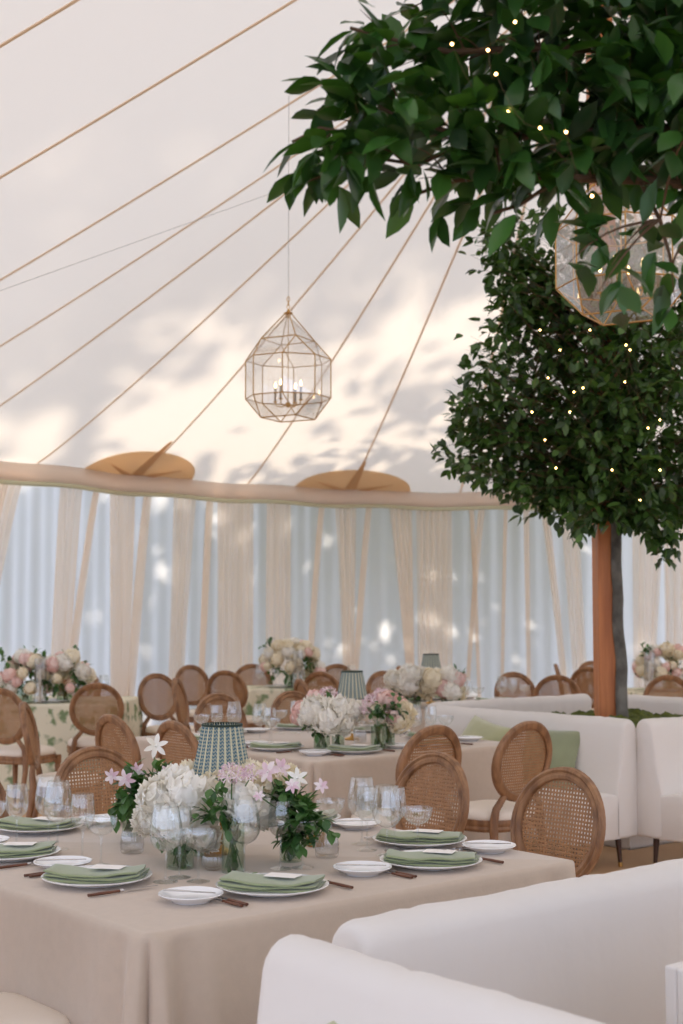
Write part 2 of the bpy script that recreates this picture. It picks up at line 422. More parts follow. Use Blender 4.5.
for (a0, a1, b0, b1, _), lab in zip(drapes, dl):
    T0, T1 = t_of_px(max(a0,-30)) if a0 > -30 else t_of_px(-30)-.05, t_of_px(a1)
    B0, B1 = t_of_px(b0), t_of_px(b1)
    # extrapolate the slant down to the floor (photo bottom about y 670, floor hidden)
    B0 += (B0-T0)*.25; B1 = max(B1+(B1-T1)*.25, B0+.02)
    if B1-B0 < .03: B1 = B0+.03
    wid = (T1-T0)*1.6; npl = max(2, int(wid/.085)); m = MB(); ph = random.random()*6
    def fn(a, b, T0=T0, T1=T1, B0=B0, B1=B1, npl=npl, ph=ph):
        e = b**.85; t = (T0+(T1-T0)*a)*(1-e)+(B0+(B1-B0)*a)*e
        off = .085+.03*math.sin(a*npl*2*PI+ph+.8*math.sin(b*2+ph))+.012*math.sin(a*npl*4.3*PI+b*3)
        p = wall_xy(t, off); return (p.x, p.y, 3.10*(1-b)+.005)
    m.grid(fn, npl*10, 12); o = m.build('drape', M['drape'], None, 85)
    tag(o, lab, 'curtain', 'beige drapes along the tent wall')
# floor and lawn
m = MB(); pts = [wall_xy(i*.5, -.25) for i in range(NE*2+1)]
pts = [(-8,-7)]+[(p.x, p.y) for p in pts]+[(12,-7)]
m.add([(x, y, 0) for x, y in pts], [tuple(range(len(pts)-1, -1, -1))]); o = m.build('floor', M['floor'], None, 0); tag(o, kind='structure')
m = MB(); m.add([(-60,-60,-.03),(60,-60,-.03),(60,70,-.03),(-60,70,-.03)], [(0,1,2,3)]); tag(m.build('ground', M['grass'], None, 0), kind='structure')

# ------------------------------------------------------------------ leaves
def add_leaf(mb, p, d, up, ln, wd, tone, fold=.25, droop=.25, lobes=False):
    d = d.normalized(); s = d.cross(up)
    if s.length < 1e-4: s = d.orthogonal()
    s.normalize(); n = s.cross(d).normalized()
    if lobes: st = [(0,.1),(.2,.75),(.38,.55),(.55,1),(.75,.4),(1,0)]
    else: st = [(0,.08),(.22,.72),(.5,1),(.76,.66),(1,0)]
    vs = []; 
    for t, k in st:
        c0 = p+d*ln*t-n*ln*droop*t*t
        vs += [c0-s*wd*.5*k+n*wd*fold*k*.5, c0, c0+s*wd*.5*k+n*wd*fold*k*.5]
    fs = []
    for i in range(len(st)-1):
        a = i*3; fs += [(a, a+3, a+4, a+1), (a+1, a+4, a+5, a+2)]
    mb.add(vs, fs); mb.c += [tone]*len(fs)
def rnd(a=1.0): return Vector((random.uniform(-a,a), random.uniform(-a,a), random.uniform(-a,a)))
def rdir():
    while 1:
        v = rnd()
        if .05 < v.length < 1: return v.normalized()

# outdoor trees beyond the tent, whose shade dapples the canvas
def shade_tree(loc, z0, rad, n, leaf, lab):
    r = empty('shade_tree', (loc[0], loc[1], 0), 0, lab, 'tree', 'trees outside the tent')
    t = MB(); t.tube([(0,0,-.03),(.1,0,z0*.5),(0,.1,z0+rad[2]*.5)], [.35,.28,.12], 10); t.build('trunk', M['bark'], r)
    f = MB(); f.c = []
    sg = .75 if z0 < 6 else .62
    cl = [Vector((random.uniform(-1,1)*rad[0], random.uniform(-1,1)*rad[1], z0+rad[2]+random.uniform(-1,1)*rad[2])) for _ in range(int(n/60))]
    for k in range(n):
        c0 = random.choice(cl); p = c0+Vector((random.gauss(0,sg), random.gauss(0,sg), random.gauss(0,.3)))
        add_leaf(f, p, rdir(), Vector((0,0,1)), leaf, leaf*.6, random.random())
    f.build('foliage', M['leafB'], r, 0)

for (x, y, z0, rad, n, lab) in ((-5.5,23.4,2.5,(3.0,1.2,2.0),2500,'leafy tree outside the canvas wall behind the first half-moon patch'),
    (.6,24.0,2.6,(3.2,1.2,2.0),2600,'leafy tree outside the canvas wall behind the second half-moon patch'),
    (-10.5,20.6,2.3,(2.8,1.6,2.0),1800,'leafy tree outside the wall beyond the floral table'),
    (6.6,23.4,2.5,(2.9,1.2,2.0),1700,'leafy tree outside the wall beyond the blush roses'),
    (-6.4,26.4,11.6,(4.6,1.5,3.8),4600,'tall open-crowned tree outside, higher than the tent peak'),
    (2.6,27.0,12.2,(4.2,1.5,3.4),3600,'tall tree outside casting dapples near the tent peak'),
    (-4.2,25.0,7.2,(5.2,.8,1.9),900,'sparse young tree outside whose twigs speckle the lower canvas'),
    (3.6,25.4,7.0,(4.4,.8,1.9),800,'second sparse young tree outside beside the taller crown'),
    (-7.4,24.4,11.2,(3.0,1.2,2.8),2600,'tall tree standing in front of the open-crowned one outside'),
    (-11.8,24.6,11.2,(3.8,1.8,4.4),5200,'tall tree outside the open tent side')):
    shade_tree((x, y), z0, rad, n, .42, lab)

# ------------------------------------------------------------------ cane-back chair (faces local +y, origin under the seat)
CZ, AO, BO = .755, .232, .228     # oval centre height, outer half-width and half-height
def bk(x, z, off=0.0):            # back surface: raked and slightly dished
    return Vector((x, -.205-(z-.47)*.20-.10*0+.28*x*x+off, z))
def make_chair():
    r = empty('cane_chair')
    # oval back frame: moulded ring
    m = MB(); sec = [(-.024,-.014),(-.014,-.022),(.014,-.022),(.024,-.012),(.024,.012),(.014,.019),(.004,.013),(-.006,.019),(-.018,.016),(-.024,.008)]
    N = 48
    def ring(i, j):
        a = 2*PI*i; o, q = sec[int(round(j*len(sec))) % len(sec)]
        rx, rz = AO-.024+o, BO-.024+o
        return bk(rx*math.cos(a), CZ+rz*math.sin(a), q)
    m.grid(ring, N, len(sec), True, True); fr = m.build('back_frame', M['wood'], r, 40)
    # cane: woven lattice with octagonal openings, two thin faces
    m = MB(); cw = .0158; ix, iz = AO-.04, BO-.04; nx = int(ix/cw)+1; nz = int(iz/cw)+1
    cache = {}
    vs = []; fs = []
    def V(x, z):
        k = (round(x, 5), round(z, 5))
        if k not in cache: cache[k] = len(vs); vs.append(bk(x, z, 0))
        return cache[k]
    for i in range(-nx, nx):
        for j in range(-nz, nz):
            x0, z0 = i*cw, CZ+j*cw; cx, cz = x0+cw/2, z0+cw/2
            if (cx/(ix+.012))**2+((cz-CZ)/(iz+.012))**2 > 1: continue
            h = cw*.27; g = cw*.5; k = h*.45
            inner = [(-k,-h),(k,-h),(h,-k),(h,k),(k,h),(-k,h),(-h,k),(-h,-k)]
            outer = [(-k,-g),(k,-g),(g,-k),(g,k),(k,g),(-k,g),(-g,k),(-g,-k)]
            I = [V(cx+a, cz+b) for a, b in inner]; O = [V(cx+a, cz+b) for a, b in outer]
            Cn = {1: V(cx+g, cz-g), 3: V(cx+g, cz+g), 5: V(cx-g, cz+g), 7: V(cx-g, cz-g)}
            for q in range(8):
                fs.append((I[q], O[q], O[(q+1) % 8], I[(q+1) % 8]))
                if q in Cn: fs.append((O[q], Cn[q], O[(q+1) % 8]))
    m.add(vs, fs); o = m.build('cane_panel', M['cane'], r, 0); solid(o, .003, 0)
    # rear legs curving up into the oval
    for s in (-1, 1):
        m = MB(); a = math.radians(-58); j = bk((AO-.02)*math.cos(a), CZ+(BO-.02)*math.sin(a))
        pts = [(s*.205, -.285, 0), (s*.20, -.25, .15), (s*.195, -.215, .32), (s*.19, -.205, .42), (s*.178, -.215, .50), (s*j.x, j.y, j.z)]
        m.tube(pts, [.014,.018,.023,.026,.022,.018], 10); m.build('leg', M['wood'], r)
        m = MB(); m.tube([(0,0,0),(0,0,.02)], .011, 12, False)
        m = MB(); m.lathe([(0,0),(.011,0),(.013,.02),(.017,.12),(.024,.31),(.027,.335),(.02,.345),(.027,.355),(.028,.42),(0,.42)], 14, (s*.215, .185, 0))
        m.build('leg', M['wood'], r)
    # seat rail, rounded
    def outline(a, g=0):
        x, y = math.cos(a), math.sin(a)
        e = 3.2; k = 1/(abs(x)**e+abs(y)**e)**(1/e)
        X = (.245+g)*k*x; Y = (.225+g)*k*y-.005
        return X*(1-.10*(Y < 0)*abs(Y)/.23), Y
    m = MB(); pr = [(-.03,.375),(0,.37),(.006,.385),(0,.40),(.006,.415),(.002,.435),(-.03,.437)]
    m.grid(lambda i, j: (*outline(2*PI*i, pr[int(round(j*6))][0]), pr[int(round(j*6))][1]), 40, 6, True, False)
    m.build('seat_frame', M['wood'], r, 40)
    m = MB(); pr2 = [(-.006,.432),(.0,.44),(-.002,.462),(-.02,.482),(-.07,.494),(-.14,.499),(-.2,.5)]
    m.grid(lambda i, j: (*outline(2*PI*i, pr2[int(round(j*6))][0]), pr2[int(round(j*6))][1]), 40, 6, True, False)
    b = len(m.v)-40*7; m.f.append(tuple(b+i*7+6 for i in range(40)))
    m.build('seat', M['seatcloth'], r, 60)
    return r
chair = Stamp(make_chair())
ANG = math.radians(40)
class Fr:
    def __init__(s, o, a=ANG): s.o = Vector((o.x, o.y)); s.a = a; s.u = Vector((math.cos(a), math.sin(a))); s.v = Vector((-math.sin(a), math.cos(a)))
    def __call__(s, u, v, z=0): p = s.o+s.u*u+s.v*v; return Vector((p.x, p.y, z))
T1 = Fr(img(146.4, 936.7, .76)); T2 = Fr(img(312.6, 763, .76)); T3 = Fr(Vector((.95, 11.60, 0)))
FACE = {'F': ANG, 'L': ANG-PI/2, 'R': ANG+PI/2, 'B': ANG+PI}     # rotation for something looking +v, +u, -u, -v
def chair_uv(T, u, v, side, lab, grp, dr=0):
    return chair.put(T(u, v), FACE[side]+dr, lab, 'chair', grp)
def chair_img(px, ytop, facing, lab, grp, hc=.98):
    """seat centre such that the top of the back shows at (px,ytop); facing = world angle the sitter looks"""
    p = imd(px, ytop, 1)
    k = (hc-H)/(p.z-H)          # scale ray so that z == hc
    q = Vector((p.x*k, p.y*k)); d = Vector((math.cos(facing), math.sin(facing)))
    q += d*.30
    return chair.put((q.x, q.y, 0), facing-PI/2, lab, 'chair', grp)
g1, g2, g3, g4 = 'cane chairs around the table with the peonies', 'cane chairs around the second linen table', 'cane chairs around the far lamp table', 'cane chairs around the floral-cloth tables'
chair_uv(T1, 1.975, .56, 'R', 'cane-back chair beside the bare table end, closest to the white banquette corner', g1)
chair_uv(T1, 2.0, 1.31, 'R', 'oval cane chair overlapping another behind the wine glasses at the table end', g1)
chair_uv(T1, 1.28, 2.19, 'B', 'oval cane chair directly behind the lilac clematis and green leaves', g1)
chair_uv(T1, .60, 2.19, 'B', 'cane chair cut by the photo edge, beyond the four wine glasses', g1)
chair_uv(T1, -.20, .53, 'L', 'chair with pale padded seat tucked under the draped linen, bottom corner', g1)
chair_uv(T2, .40, -.26, 'F', 'oval cane chair standing behind another, its back against the second table', g2)
chair_uv(T2, .985, -.40, 'F', 'tall cane chair in front of the banquette with green velvet cushions', g2)
chair_uv(T2, -.22, .60, 'L', 'cane chair seen from the side just behind the blue pleated lampshade', g2)
chair_uv(T2, -.24, 1.24, 'L', 'cane chair seen obliquely above the white clematis star', g2)
chair_img(217, 693.5, FACE['B']+PI/2, 'cane chair with open oval back standing just above the blue lampshade', g2)
chair_img(291, 691, FACE['B']+PI/2, 'cane chair at the far edge of second table, beside its pink blooms', g2)
chair_img(24, 702, math.radians(5), 'cane chair seen edge-on between floral table and the wine glasses', g4)
chair_img(97, 683, math.radians(100), 'cane chair with padded seat pulled up in front of the floral tablecloth', g4)
chair_img(0, 688, math.radians(65), 'cane chair partly cut by the frame in front of floral cloth', g4)
chair_img(81, 669.5, math.radians(-95), 'cane chair on the far side of the floral table beside its flowers', g4)
chair_img(156, 673.5, math.radians(-50), 'cane chair turned aside at the foot of the drapes, alone of its row', g4)
chair_img(176, 678, math.radians(-5), 'cane chair seen edge-on between two other oval backs', g4)
chair_img(190, 665, math.radians(-50), 'cane chair beside the curtain with its oval back turned outward', g4)
chair_img(225, 670.5, math.radians(70), 'cane chair in front of the round table with the rose mound', g4)
chair_img(252, 664, math.radians(-80), 'cane chair behind the glasses of the round rose-mound table', g4)
chair_img(337, 664, math.radians(-95), 'cane chair just past the rose mound, facing the camera', g4)
chair_img(300, 679, math.radians(20), 'dark cane chair turned sideways below the rose mound', g3)
chair_img(320, 671.5, math.radians(60), 'cane chair in the cluster between rose mound and second lampshade', g3)
chair_img(383, 671, math.radians(-60), 'cane chair beyond the far white blooms, beside the broad drape', g3)
chair_img(400, 666, math.radians(-20), 'cane chair mostly hidden behind the far lamp table blooms', g3)
chair_img(513, 672, math.radians(-70), 'cane chair standing alone above the banquette back, near a wine glass', g3)
chair_img(557, 675, math.radians(80), 'cane chair beside the wooden post with lilac-toned wall through its back', g4)
chair_img(556, 664, math.radians(-10), 'cane chair seen edge-on behind the oval beside the post', g4)
chair_img(588, 667, math.radians(60), 'cane chair half hidden by the orange wooden post', g4)
chair_img(592, 661, math.radians(-75), 'cane chair peeking out over another right behind the wooden post', g4)
chair_img(668, 675, math.radians(95), 'cane chair in front of the pink roses at the frame edge', g4)

# ------------------------------------------------------------------ tables and cloths
def perim(U, V, r=.022, n=None):
    pts = []; 
    corners = [((r, r), PI), ((U-r, r), 1.5*PI), ((U-r, V-r), 0), ((r, V-r), PI/2)]
    segs = []
    s = 0
    for k, ((cx, cy), a0) in enumerate(corners):
        for q in range(9):
            a = a0+PI/2*q/8; pts.append((cx+r*math.cos(a), cy+r*math.sin(a), math.cos(a), math.sin(a), s)); s += PI/2*r/8
        nx_, ny_ = corners[(k+1) % 4][0]; a = a0+PI/2; nx1, ny1 = math.cos(a), math.sin(a)
        x0, y0 = cx+r*nx1, cy+r*ny1; x1, y1 = nx_+r*nx1, ny_+r*ny1; L = math.hypot(x1-x0, y1-y0); nn = int(L/.009)
        for q in range(1, nn): pts.append((x0+(x1-x0)*q/nn, y0+(y1-y0)*q/nn, nx1, ny1, s+L*q/nn))
        s += L
    return pts, s
def cloth(T, U, V, mat, name, lab, seed):
    pts, Ltot = perim(U, V); rn = random.Random(seed); NP = len(pts)
    q_ = PI/4*.022; cs = [q_, 3*q_+(U-.044), 0, 0]; cs[2] = cs[1]+2*q_+(V-.044); cs[3] = cs[2]+2*q_+(U-.044)
    folds = [(rn.uniform(0, Ltot), rn.uniform(.04, .09), rn.uniform(-.018, .022)) for _ in range(26)]
    zs = [.7655,.762,.752,.735,.70,.65,.58,.5,.4,.3,.2,.1,.03,.008]
    def off(s, d):
        o = .008+.03*d
        for c0, w_, a_ in folds:
            x = (s-c0+Ltot/2) % Ltot-Ltot/2; o += a_*d*math.exp(-(x/w_)**2)
        for c0 in cs:
            x = (s-c0+Ltot/2) % Ltot-Ltot/2
            o += d**.5*(.05*math.exp(-((x+.035)/.03)**2)+.06*math.exp(-((x-.04)/.028)**2)-.085*math.exp(-((x-.003)/.009)**2)-.03*math.exp(-((abs(x)-.115)/.035)**2)+.022*math.exp(-((abs(x)-.2)/.05)**2))
        return o
    vs = []; NZ = len(zs)
    for x, y, nx_, ny_, s in pts:
        for z in zs:
            d = max(0, (.757-z)/.757); o = off(s, d) if z < .757 else (-.012 if z > .765 else .001)
            vs.append((x+nx_*o, y+ny_*o, z))
    fs = [(i*NZ+j, i*NZ+j+1, ((i+1) % NP)*NZ+j+1, ((i+1) % NP)*NZ+j) for i in range(NP) for j in range(NZ-1)]
    m = MB(); m.add(vs, fs); m.f.append(tuple(i*NZ for i in range(NP)))
    o = m.build(name, mat, None, 75); o.location = T(0, 0); o.rotation_euler = (0, 0, T.a)
    return tag(o, lab, 'tablecloth')
def table(T, U, V, lab):
    r = empty('banquet_table', T(0, 0), T.a, lab, 'table')
    m = MB(); m.box(.03, .03, .70, U-.03, V-.03, .752); bev(m.build('table_top', M['post'], r), .006)
    for x in (.2, U-.2):
        for y in (.2, V-.2):
            m = MB(); m.tube([(x, y, 0), (x, y, .70)], .02, 10); m.build('leg', M['darkleg'], r)
    return r
U1, V1 = 1.68, 1.96
table(T1, U1, V1, 'square banquet table hidden under the linen with the white peonies')
cloth(T1, U1, V1, M['linen'], 'tablecloth', 'long blush linen cloth on the table with peonies and patterned lamp', 3)
table(T2, 1.68, 1.96, 'square banquet table under linen between cane chairs and banquette')
cloth(T2, 1.68, 1.96, M['linen'], 'tablecloth', 'blush linen cloth on the second table, behind the pair of cane chairs', 5)
table(T3, 1.30, 1.40, 'square banquet table farthest back, carrying the smallest lamp')
cloth(T3, 1.30, 1.40, M['linen'], 'tablecloth', 'linen cloth on the farthest lamp table, mostly hidden by blooms', 8)
FA = Fr(img(40, 704.5, .76), math.radians(12)); FB = Fr(Vector((-1.02, 14.95, 0)), math.radians(3)); FC = Fr(Vector((3.02, 14.15, 0)), math.radians(8))
FA = Fr(Vector((FA.o.x-1.15, FA.o.y+.06, 0)), math.radians(-3))
for T, U, V, l1, l2, sd_ in ((FA, 1.82, 1.15, 'table under the floral cloth beside the glass hurricane', 'cream cloth with green floral print on the table behind cane chairs', 11),
                        (FB, 1.35, .68, 'table under floral cloth carrying the rose mound', 'pale floral cloth below the white and pink rose mound', 12),
                        (FC, 1.9, 1.0, 'table under floral cloth behind the tree trunk', 'floral cloth on the table behind the tree trunk and banquette', 13)):
    table(T, U, V, l1); cloth(T, U, V, M['floral'], 'tablecloth', l2, sd_)

# ------------------------------------------------------------------ tableware prototypes
def lathe_obj(name, prof, mat, parent=None, n=28, rib=None, smooth=50):
    m = MB(); m.lathe(prof, n, (0,0,0), rib); return m.build(name, mat, parent, smooth)
def glass_parts(name, bowl, stem_top, foot_r, whole):
    """bowl: profile of (r,z) from stem top to rim"""
    inner = [(max(r-.0016, 0), z+.001) for r, z in reversed(bowl)]
    ft = [(0,0),(foot_r,0),(foot_r,.0015),(foot_r*.55,.005),(.005,.009)]
    st = [(.005,.009),(.0036,.02),(.0033,stem_top*.6),(.004,stem_top-.008),(.009,stem_top)]
    r = empty(name)
    lathe_obj('bowl', bowl+[(bowl[-1][0]-.0008, bowl[-1][1]+.0008)]+inner, M['glass'], r, 32)
    lathe_obj('stem', st, M['glass'], r, 12); lathe_obj('foot', ft, M['glass'], r, 28)
    m = MB(); m.lathe(bowl+inner, 20); m.lathe(ft+st[1:], 12); s = m.build(name, M['glass'])
    return r, s
big = [(.004,.088),(.02,.091),(.036,.102),(.046,.12),(.0485,.14),(.046,.17),(.040,.20),(.0355,.222)]
wht = [(.004,.095),(.016,.098),(.029,.108),(.037,.124),(.039,.142),(.037,.172),(.033,.205)]
cpe = [(.004,.092),(.018,.095),(.034,.104),(.045,.120),(.0495,.138),(.050,.147)]
GL = {}
for nm, bowl, stt, fr_, cat, in (('wine_glass', big, .088, .036, 'wine glass'), ('white_wine_glass', wht, .095, .034, 'wine glass'), ('coupe_glass', cpe, .092, .034, 'coupe glass')):
    a, b = glass_parts(nm, bowl, stt, fr_, True); GL[nm] = (Stamp(a), Stamp(b), cat)
plate = Stamp(lathe_obj('dinner_plate', [(0,.004),(.085,.004),(.09,0),(.096,0),(.1,.006),(.15,.014),(.168,.020),(.169,.0225),(.165,.0235),(.148,.0175),(.108,.0095),(.1,.0085),(0,.0085)], M['china'], None, 56))
bplate = Stamp(lathe_obj('bread_plate', [(0,.004),(.045,.004),(.048,0),(.053,0),(.058,.006),(.09,.020),(.094,.024),(.093,.0255),(.088,.023),(.058,.0105),(.05,.0085),(0,.0085)], M['china'], None, 44))
def make_napkin(seed):
    rn = random.Random(seed); r = MB()
    L, W = .30, .15
    for k in range(3):
        z0 = .012+k*.009; sx, sy = rn.uniform(-.004,.004), rn.uniform(-.004,.004); Lk = L-(.006*k); Wk = W-.006*k
        ph = rn.random()*6
        def fn(i, j, z0=z0, sx=sx, sy=sy, Lk=Lk, Wk=Wk, ph=ph):
            a = 2*PI*j; x = (i-.5)*Lk; ca, sa = math.cos(a), math.sin(a)
            y = Wk/2*math.copysign(abs(ca)**.45, ca); z = .0052*math.copysign(abs(sa)**.7, sa)
            e = 1-max(0, abs(i-.5)*2-.94)/.06*.5
            wv = .0025*math.sin(i*7+ph)+.0018*math.sin(i*15+y*22+ph*2)
            lift = .011*(abs(x)/(L/2))**2.5
            return (x+sx+.004*math.sin(y*40+ph), y*(.97+.03*e)+sy+.004*math.sin(i*7+ph), z0+z*e+wv*(.3+k*.25)+lift)
        b = len(r.v); r.grid(fn, 28, 16, False, True)
        r.f.append(tuple(b+j for j in range(15, -1, -1))); r.f.append(tuple(b+28*16+j for j in range(16)))
    return r.build('napkin', M['napkin'], None, 70)
napk = [Stamp(make_napkin(s)) for s in (1, 2, 3)]
def make_card():
    r = empty('menu_card')
    m = MB(); m.box(-.048,-.03,0,.048,.03,.0008); m.build('card', M['card'], r, 0)
    return r
_c = MB(); _c.box(-.05,-.031,0,.05,.031,.001); card = Stamp(_c.build('place_card', M['card'], None, 0))
def make_fork():
    r = empty('fork')
    m = MB(); m.tube([(0,-.10,.006),(0,-.06,.006),(0,-.01,.006)], [.0062,.0068,.005], 8, True, .7); m.build('handle', M['handle'], r)
    m = MB(); m.tube([(0,-.012,.006),(0,.03,.006),(0,.045,.008)], [.0035,.0028,.004], 6)
    m.grid(lambda i, j: ((i-.5)*(.012+.010*min(1, j*2)), .042+.02*j, .008-.003*math.sin(j*3)), 4, 3); 
    for k in range(4):
        x = (k-1.5)*.0058; m.tube([(x,.061,.006),(x,.08,.005),(x*.95,.098,.009)], [.0016,.0014,.0008], 4)
    m.build('prongs', M['steel'], r); return r
def make_knife():
    r = empty('knife')
    m = MB(); m.tube([(0,-.11,.007),(0,-.06,.007),(0,-.005,.007)], [.0068,.0072,.0058], 8, True, .7); m.build('handle', M['handle'], r)
    m = MB(); m.tube([(0,-.006,.007),(0,.008,.007)], [.006,.005], 8)
    pr = [(-.0015,0),(-.009,.02),(-.0105,.07),(-.006,.105),(.002,.12)]
    vs = []; 
    for x, y in pr: vs += [(x, y+.005, .005), (.004 if y < .1 else .003, y+.005, .0065), (x, y+.005, .0056), (.004 if y < .1 else .003, y+.005, .0085)]
    fs = []
    for i in range(4):
        a = i*4; fs += [(a,a+4,a+5,a+1),(a+2,a+3,a+7,a+6),(a+1,a+5,a+7,a+3),(a,a+2,a+6,a+4)]
    m.add(vs, fs); m.build('blade', M['steel'], r); return r
def make_bknife():
    r = empty('butter_knife')
    m = MB(); m.tube([(-.085,0,0),(-.03,0,0),(.0,0,0)], [.0045,.005,.0035], 8, True, .6)
    m.grid(lambda i, j: (.0+.075*i, (j-.5)*.016*math.sin(min(1, i*1.3+.25)*PI*.75), .0012*math.sin(j*PI)), 8, 4)
    m.grid(lambda i, j: (.0+.075*i, (.5-j)*.016*math.sin(min(1, i*1.3+.25)*PI*.75), -.001), 8, 4)
    m.build('blade', M['steel'], r); return r
fork, knife, bknife = Stamp(make_fork()), Stamp(make_knife()), Stamp(make_bknife())
ribf = lambda n, a: (lambda t: 1+a*math.cos(n*t))
votive = Stamp(lathe_obj('ribbed_votive', [(0,.003),(.028,.003),(.033,0),(.038,.006),(.0405,.03),(.038,.055),(.0335,.078),(.0318,.078),(.036,.055),(.0382,.03),(.035,.012),(0,.010)], M['crystal'], None, 96, ribf(24,.03), 80))
salt = Stamp(lathe_obj('crystal_bowl', [(0,.002),(.018,0),(.022,.004),(.034,.018),(.037,.034),(.034,.046),(.031,.046),(.033,.034),(.029,.02),(.018,.010),(0,.010)], M['crystal'], None, 80, ribf(16,.06), 60))
ZT = .7665
TD = {'T1': 'peony table', 'T2': 'second table', 'T3': 'farthest lamp table'}
def setting(T, tn, u, v, side, where, k, glasses='bwc', parts=False, forks=2, gp=((.09,.275), (.215,.255), (.30,.205))):
    """u,v plate centre; side: which way the sitter looks; where: words that single this place out"""
    rz = FACE[side]; R = Matrix.Rotation(rz, 3, 'Z')
    def W(x, y, z=ZT): return T(u, v, z)+R @ Vector((x, y, 0))
    g = f'place settings on the {TD[tn]}'
    plate.put(W(0,0), rz, f'white dinner plate {where}', 'plate', 'plates, '+g)
    jr = random.uniform(-.12, .12)
    n = napk[k % 3].put(W(0, 0, ZT-.001), jr*1.6-.05, f'folded sage napkin {where}', 'napkin', 'napkins, '+g)
    a = jr*1.6-.2; card.put(T(u, v, ZT+.042)+Vector((.03,.02,0)), a, f'white place card {where}', 'place card', 'cards, '+g)
    bx, by = (-.275, -.07) if side == 'R' else (-.27, .03); bp = W(bx, by); bplate.put(bp, rz, f'small bread plate {where}', 'plate', 'bread plates, '+g)
    b = bknife.put(W(bx, by, ZT+.0285), -.25+(k % 3)*.2, f'silver butter knife {where}', 'knife', 'butter knives, '+g)
    for i in range(forks):
        fork.put(W(-.188-.024*i, -.03-.006*i), rz+.02*i, f'{"inner" if i == 0 else "outer"} wood-handled fork {where}', 'fork', 'forks, '+g)
    knife.put(W(.192, -.03), rz, f'wood-handled knife {where}', 'knife', 'knives, '+g)
    for ch, (x, y) in zip('bwc', gp):
        if ch not in glasses: continue
        nm = {'b':'wine_glass','w':'white_wine_glass','c':'coupe_glass'}[ch]; A, B, cat = GL[nm]
        ad = {'b':'large rounded wine glass','w':'slim wine glass','c':'wide shallow coupe glass'}[ch]
        (A if parts else B).put(W(x+random.uniform(-.008,.008), y+random.uniform(-.01,.01)), random.random()*6, f'{ad} {where}', cat, 'stemware, '+g, 1.06)
S = [('T1',.585,.235,'F','facing the banquette, nearer the cloth corner'),('T1',1.235,.235,'F','facing the banquette, by the bare table end'),
     ('T1',.255,.69,'L','above the tucked-in padded seat'),('T1',.25,1.26,'L','at the photo edge, second along the cloth side'),
     ('T1',1.50,.57,'R','in front of the cane chair by the table end'),('T1',1.49,1.26,'R','before the chair half hidden by wine glasses'),
     ('T1',.60,1.72,'B','on the far side beyond the four grouped wine glasses'),('T1',1.22,1.72,'B','on the far side behind the clematis leaves')]
for i, (t, u, v, sd_, wh) in enumerate(S): setting(T1, t, u, v, sd_, wh, i, parts=True, gp={2: ((.13,.165),(.10,.24),(.20,.235)), 3: ((-.03,.20),(.20,.17),(.34,.16)), 1: ((.01,.24),(.10,.28),(.125,.19)), 4: ((.125,.17),(.02,.24),(.21,.25)), 5: ((.10,.17),(.0,.24),(.20,.25))}.get(i, ((.10,.275),(.23,.265),(.31,.235))))
S2 = [(.50,.235,'F','second table, beside its front cloth corner'),(1.15,.235,'F','second table, behind the doubled cane chairs'),
      (.25,.66,'L','second table, above the blue lampshade side'),(.25,1.28,'L','second table, before the oblique cane chair'),
      (1.47,.60,'R','second table, before the cushioned banquette'),(1.47,1.28,'R','second table, deeper along the banquette'),
      (.60,1.72,'B','second table, before the open-backed cane chair'),(1.25,1.72,'B','second table, behind its pink blooms')]
for i, (u, v, sd_, wh) in enumerate(S2): setting(T2, 'T2', u, v, sd_, 'on '+wh, i)
S3 = [(.40,.235,'F','front cloth corner'),(.98,.235,'F','banquette end'),(1.07,.62,'R','side over the banquette back'),(1.0,1.17,'B','deeper side by the lone cane chair'),(.40,1.17,'B','side of the turned cane chairs')]
for i, (u, v, sd_, wh) in enumerate(S3): setting(T3, 'T3', u, v, sd_, 'on the farthest lamp table, '+wh, i, forks=1)
for px, py, l in ((132, 853, 'ribbed glass votive beside the white peonies, near slim wine glasses'), (327, 857, 'ribbed glass votive beside the trailing green leaves')):
    votive.put(img(px, py, ZT), 0, l, 'votive glass', 'ribbed votives')
votive.put(img(360, 742, ZT), 0, 'ribbed glass votive amid the glasses of the second table', 'votive glass', 'ribbed votives')
salt.put(img(213, 870, ZT), 0, 'small faceted crystal bowl in front of the stem vase', 'bowl')
for (u, v, wh) in ((.5,.35,'at the front'),(1.3,.4,'at the banquette end'),(.35,.9,'along the chair side')):
    pass
# glasses on the floral tables
for T, nm, pts in ((FA, 'floral table with the hurricane', ((.55,.3,'nearest the cloth fold'),(1.45,.3,'by the chair back'),(1.62,.45,'at the far table end'))),
               (FB, 'rose-mound table', ((.15,.3,'beside the first chair'),(.32,.35,'next to the roses'),(1.15,.35,'past the roses'))),
               (FC, 'floral table behind the trunk', ((.2,.4,'by the post'),(.5,.35,'beside the trunk')))):
    for i, (u, v, wh) in enumerate(pts):
        k = ('wine_glass','white_wine_glass')[i % 2]
        GL[k][1].put(T(u, v, ZT), 0, f'{"large" if k == "wine_glass" else "slim"} wine glass on the {nm}, {wh}', 'wine glass', 'stemware, '+nm)
for T, nm in ((FA, 'floral table with the hurricane'), (FB, 'rose-mound table'), (FC, 'floral table behind the trunk')):
    for i, (u, wh) in enumerate(((.35,'beside the first chair'),(1.2,'at its other end'))):
        plate.put(T(u, .22, ZT), 0, f'white plate on the {nm}, {wh}', 'plate', 'plates, '+nm)

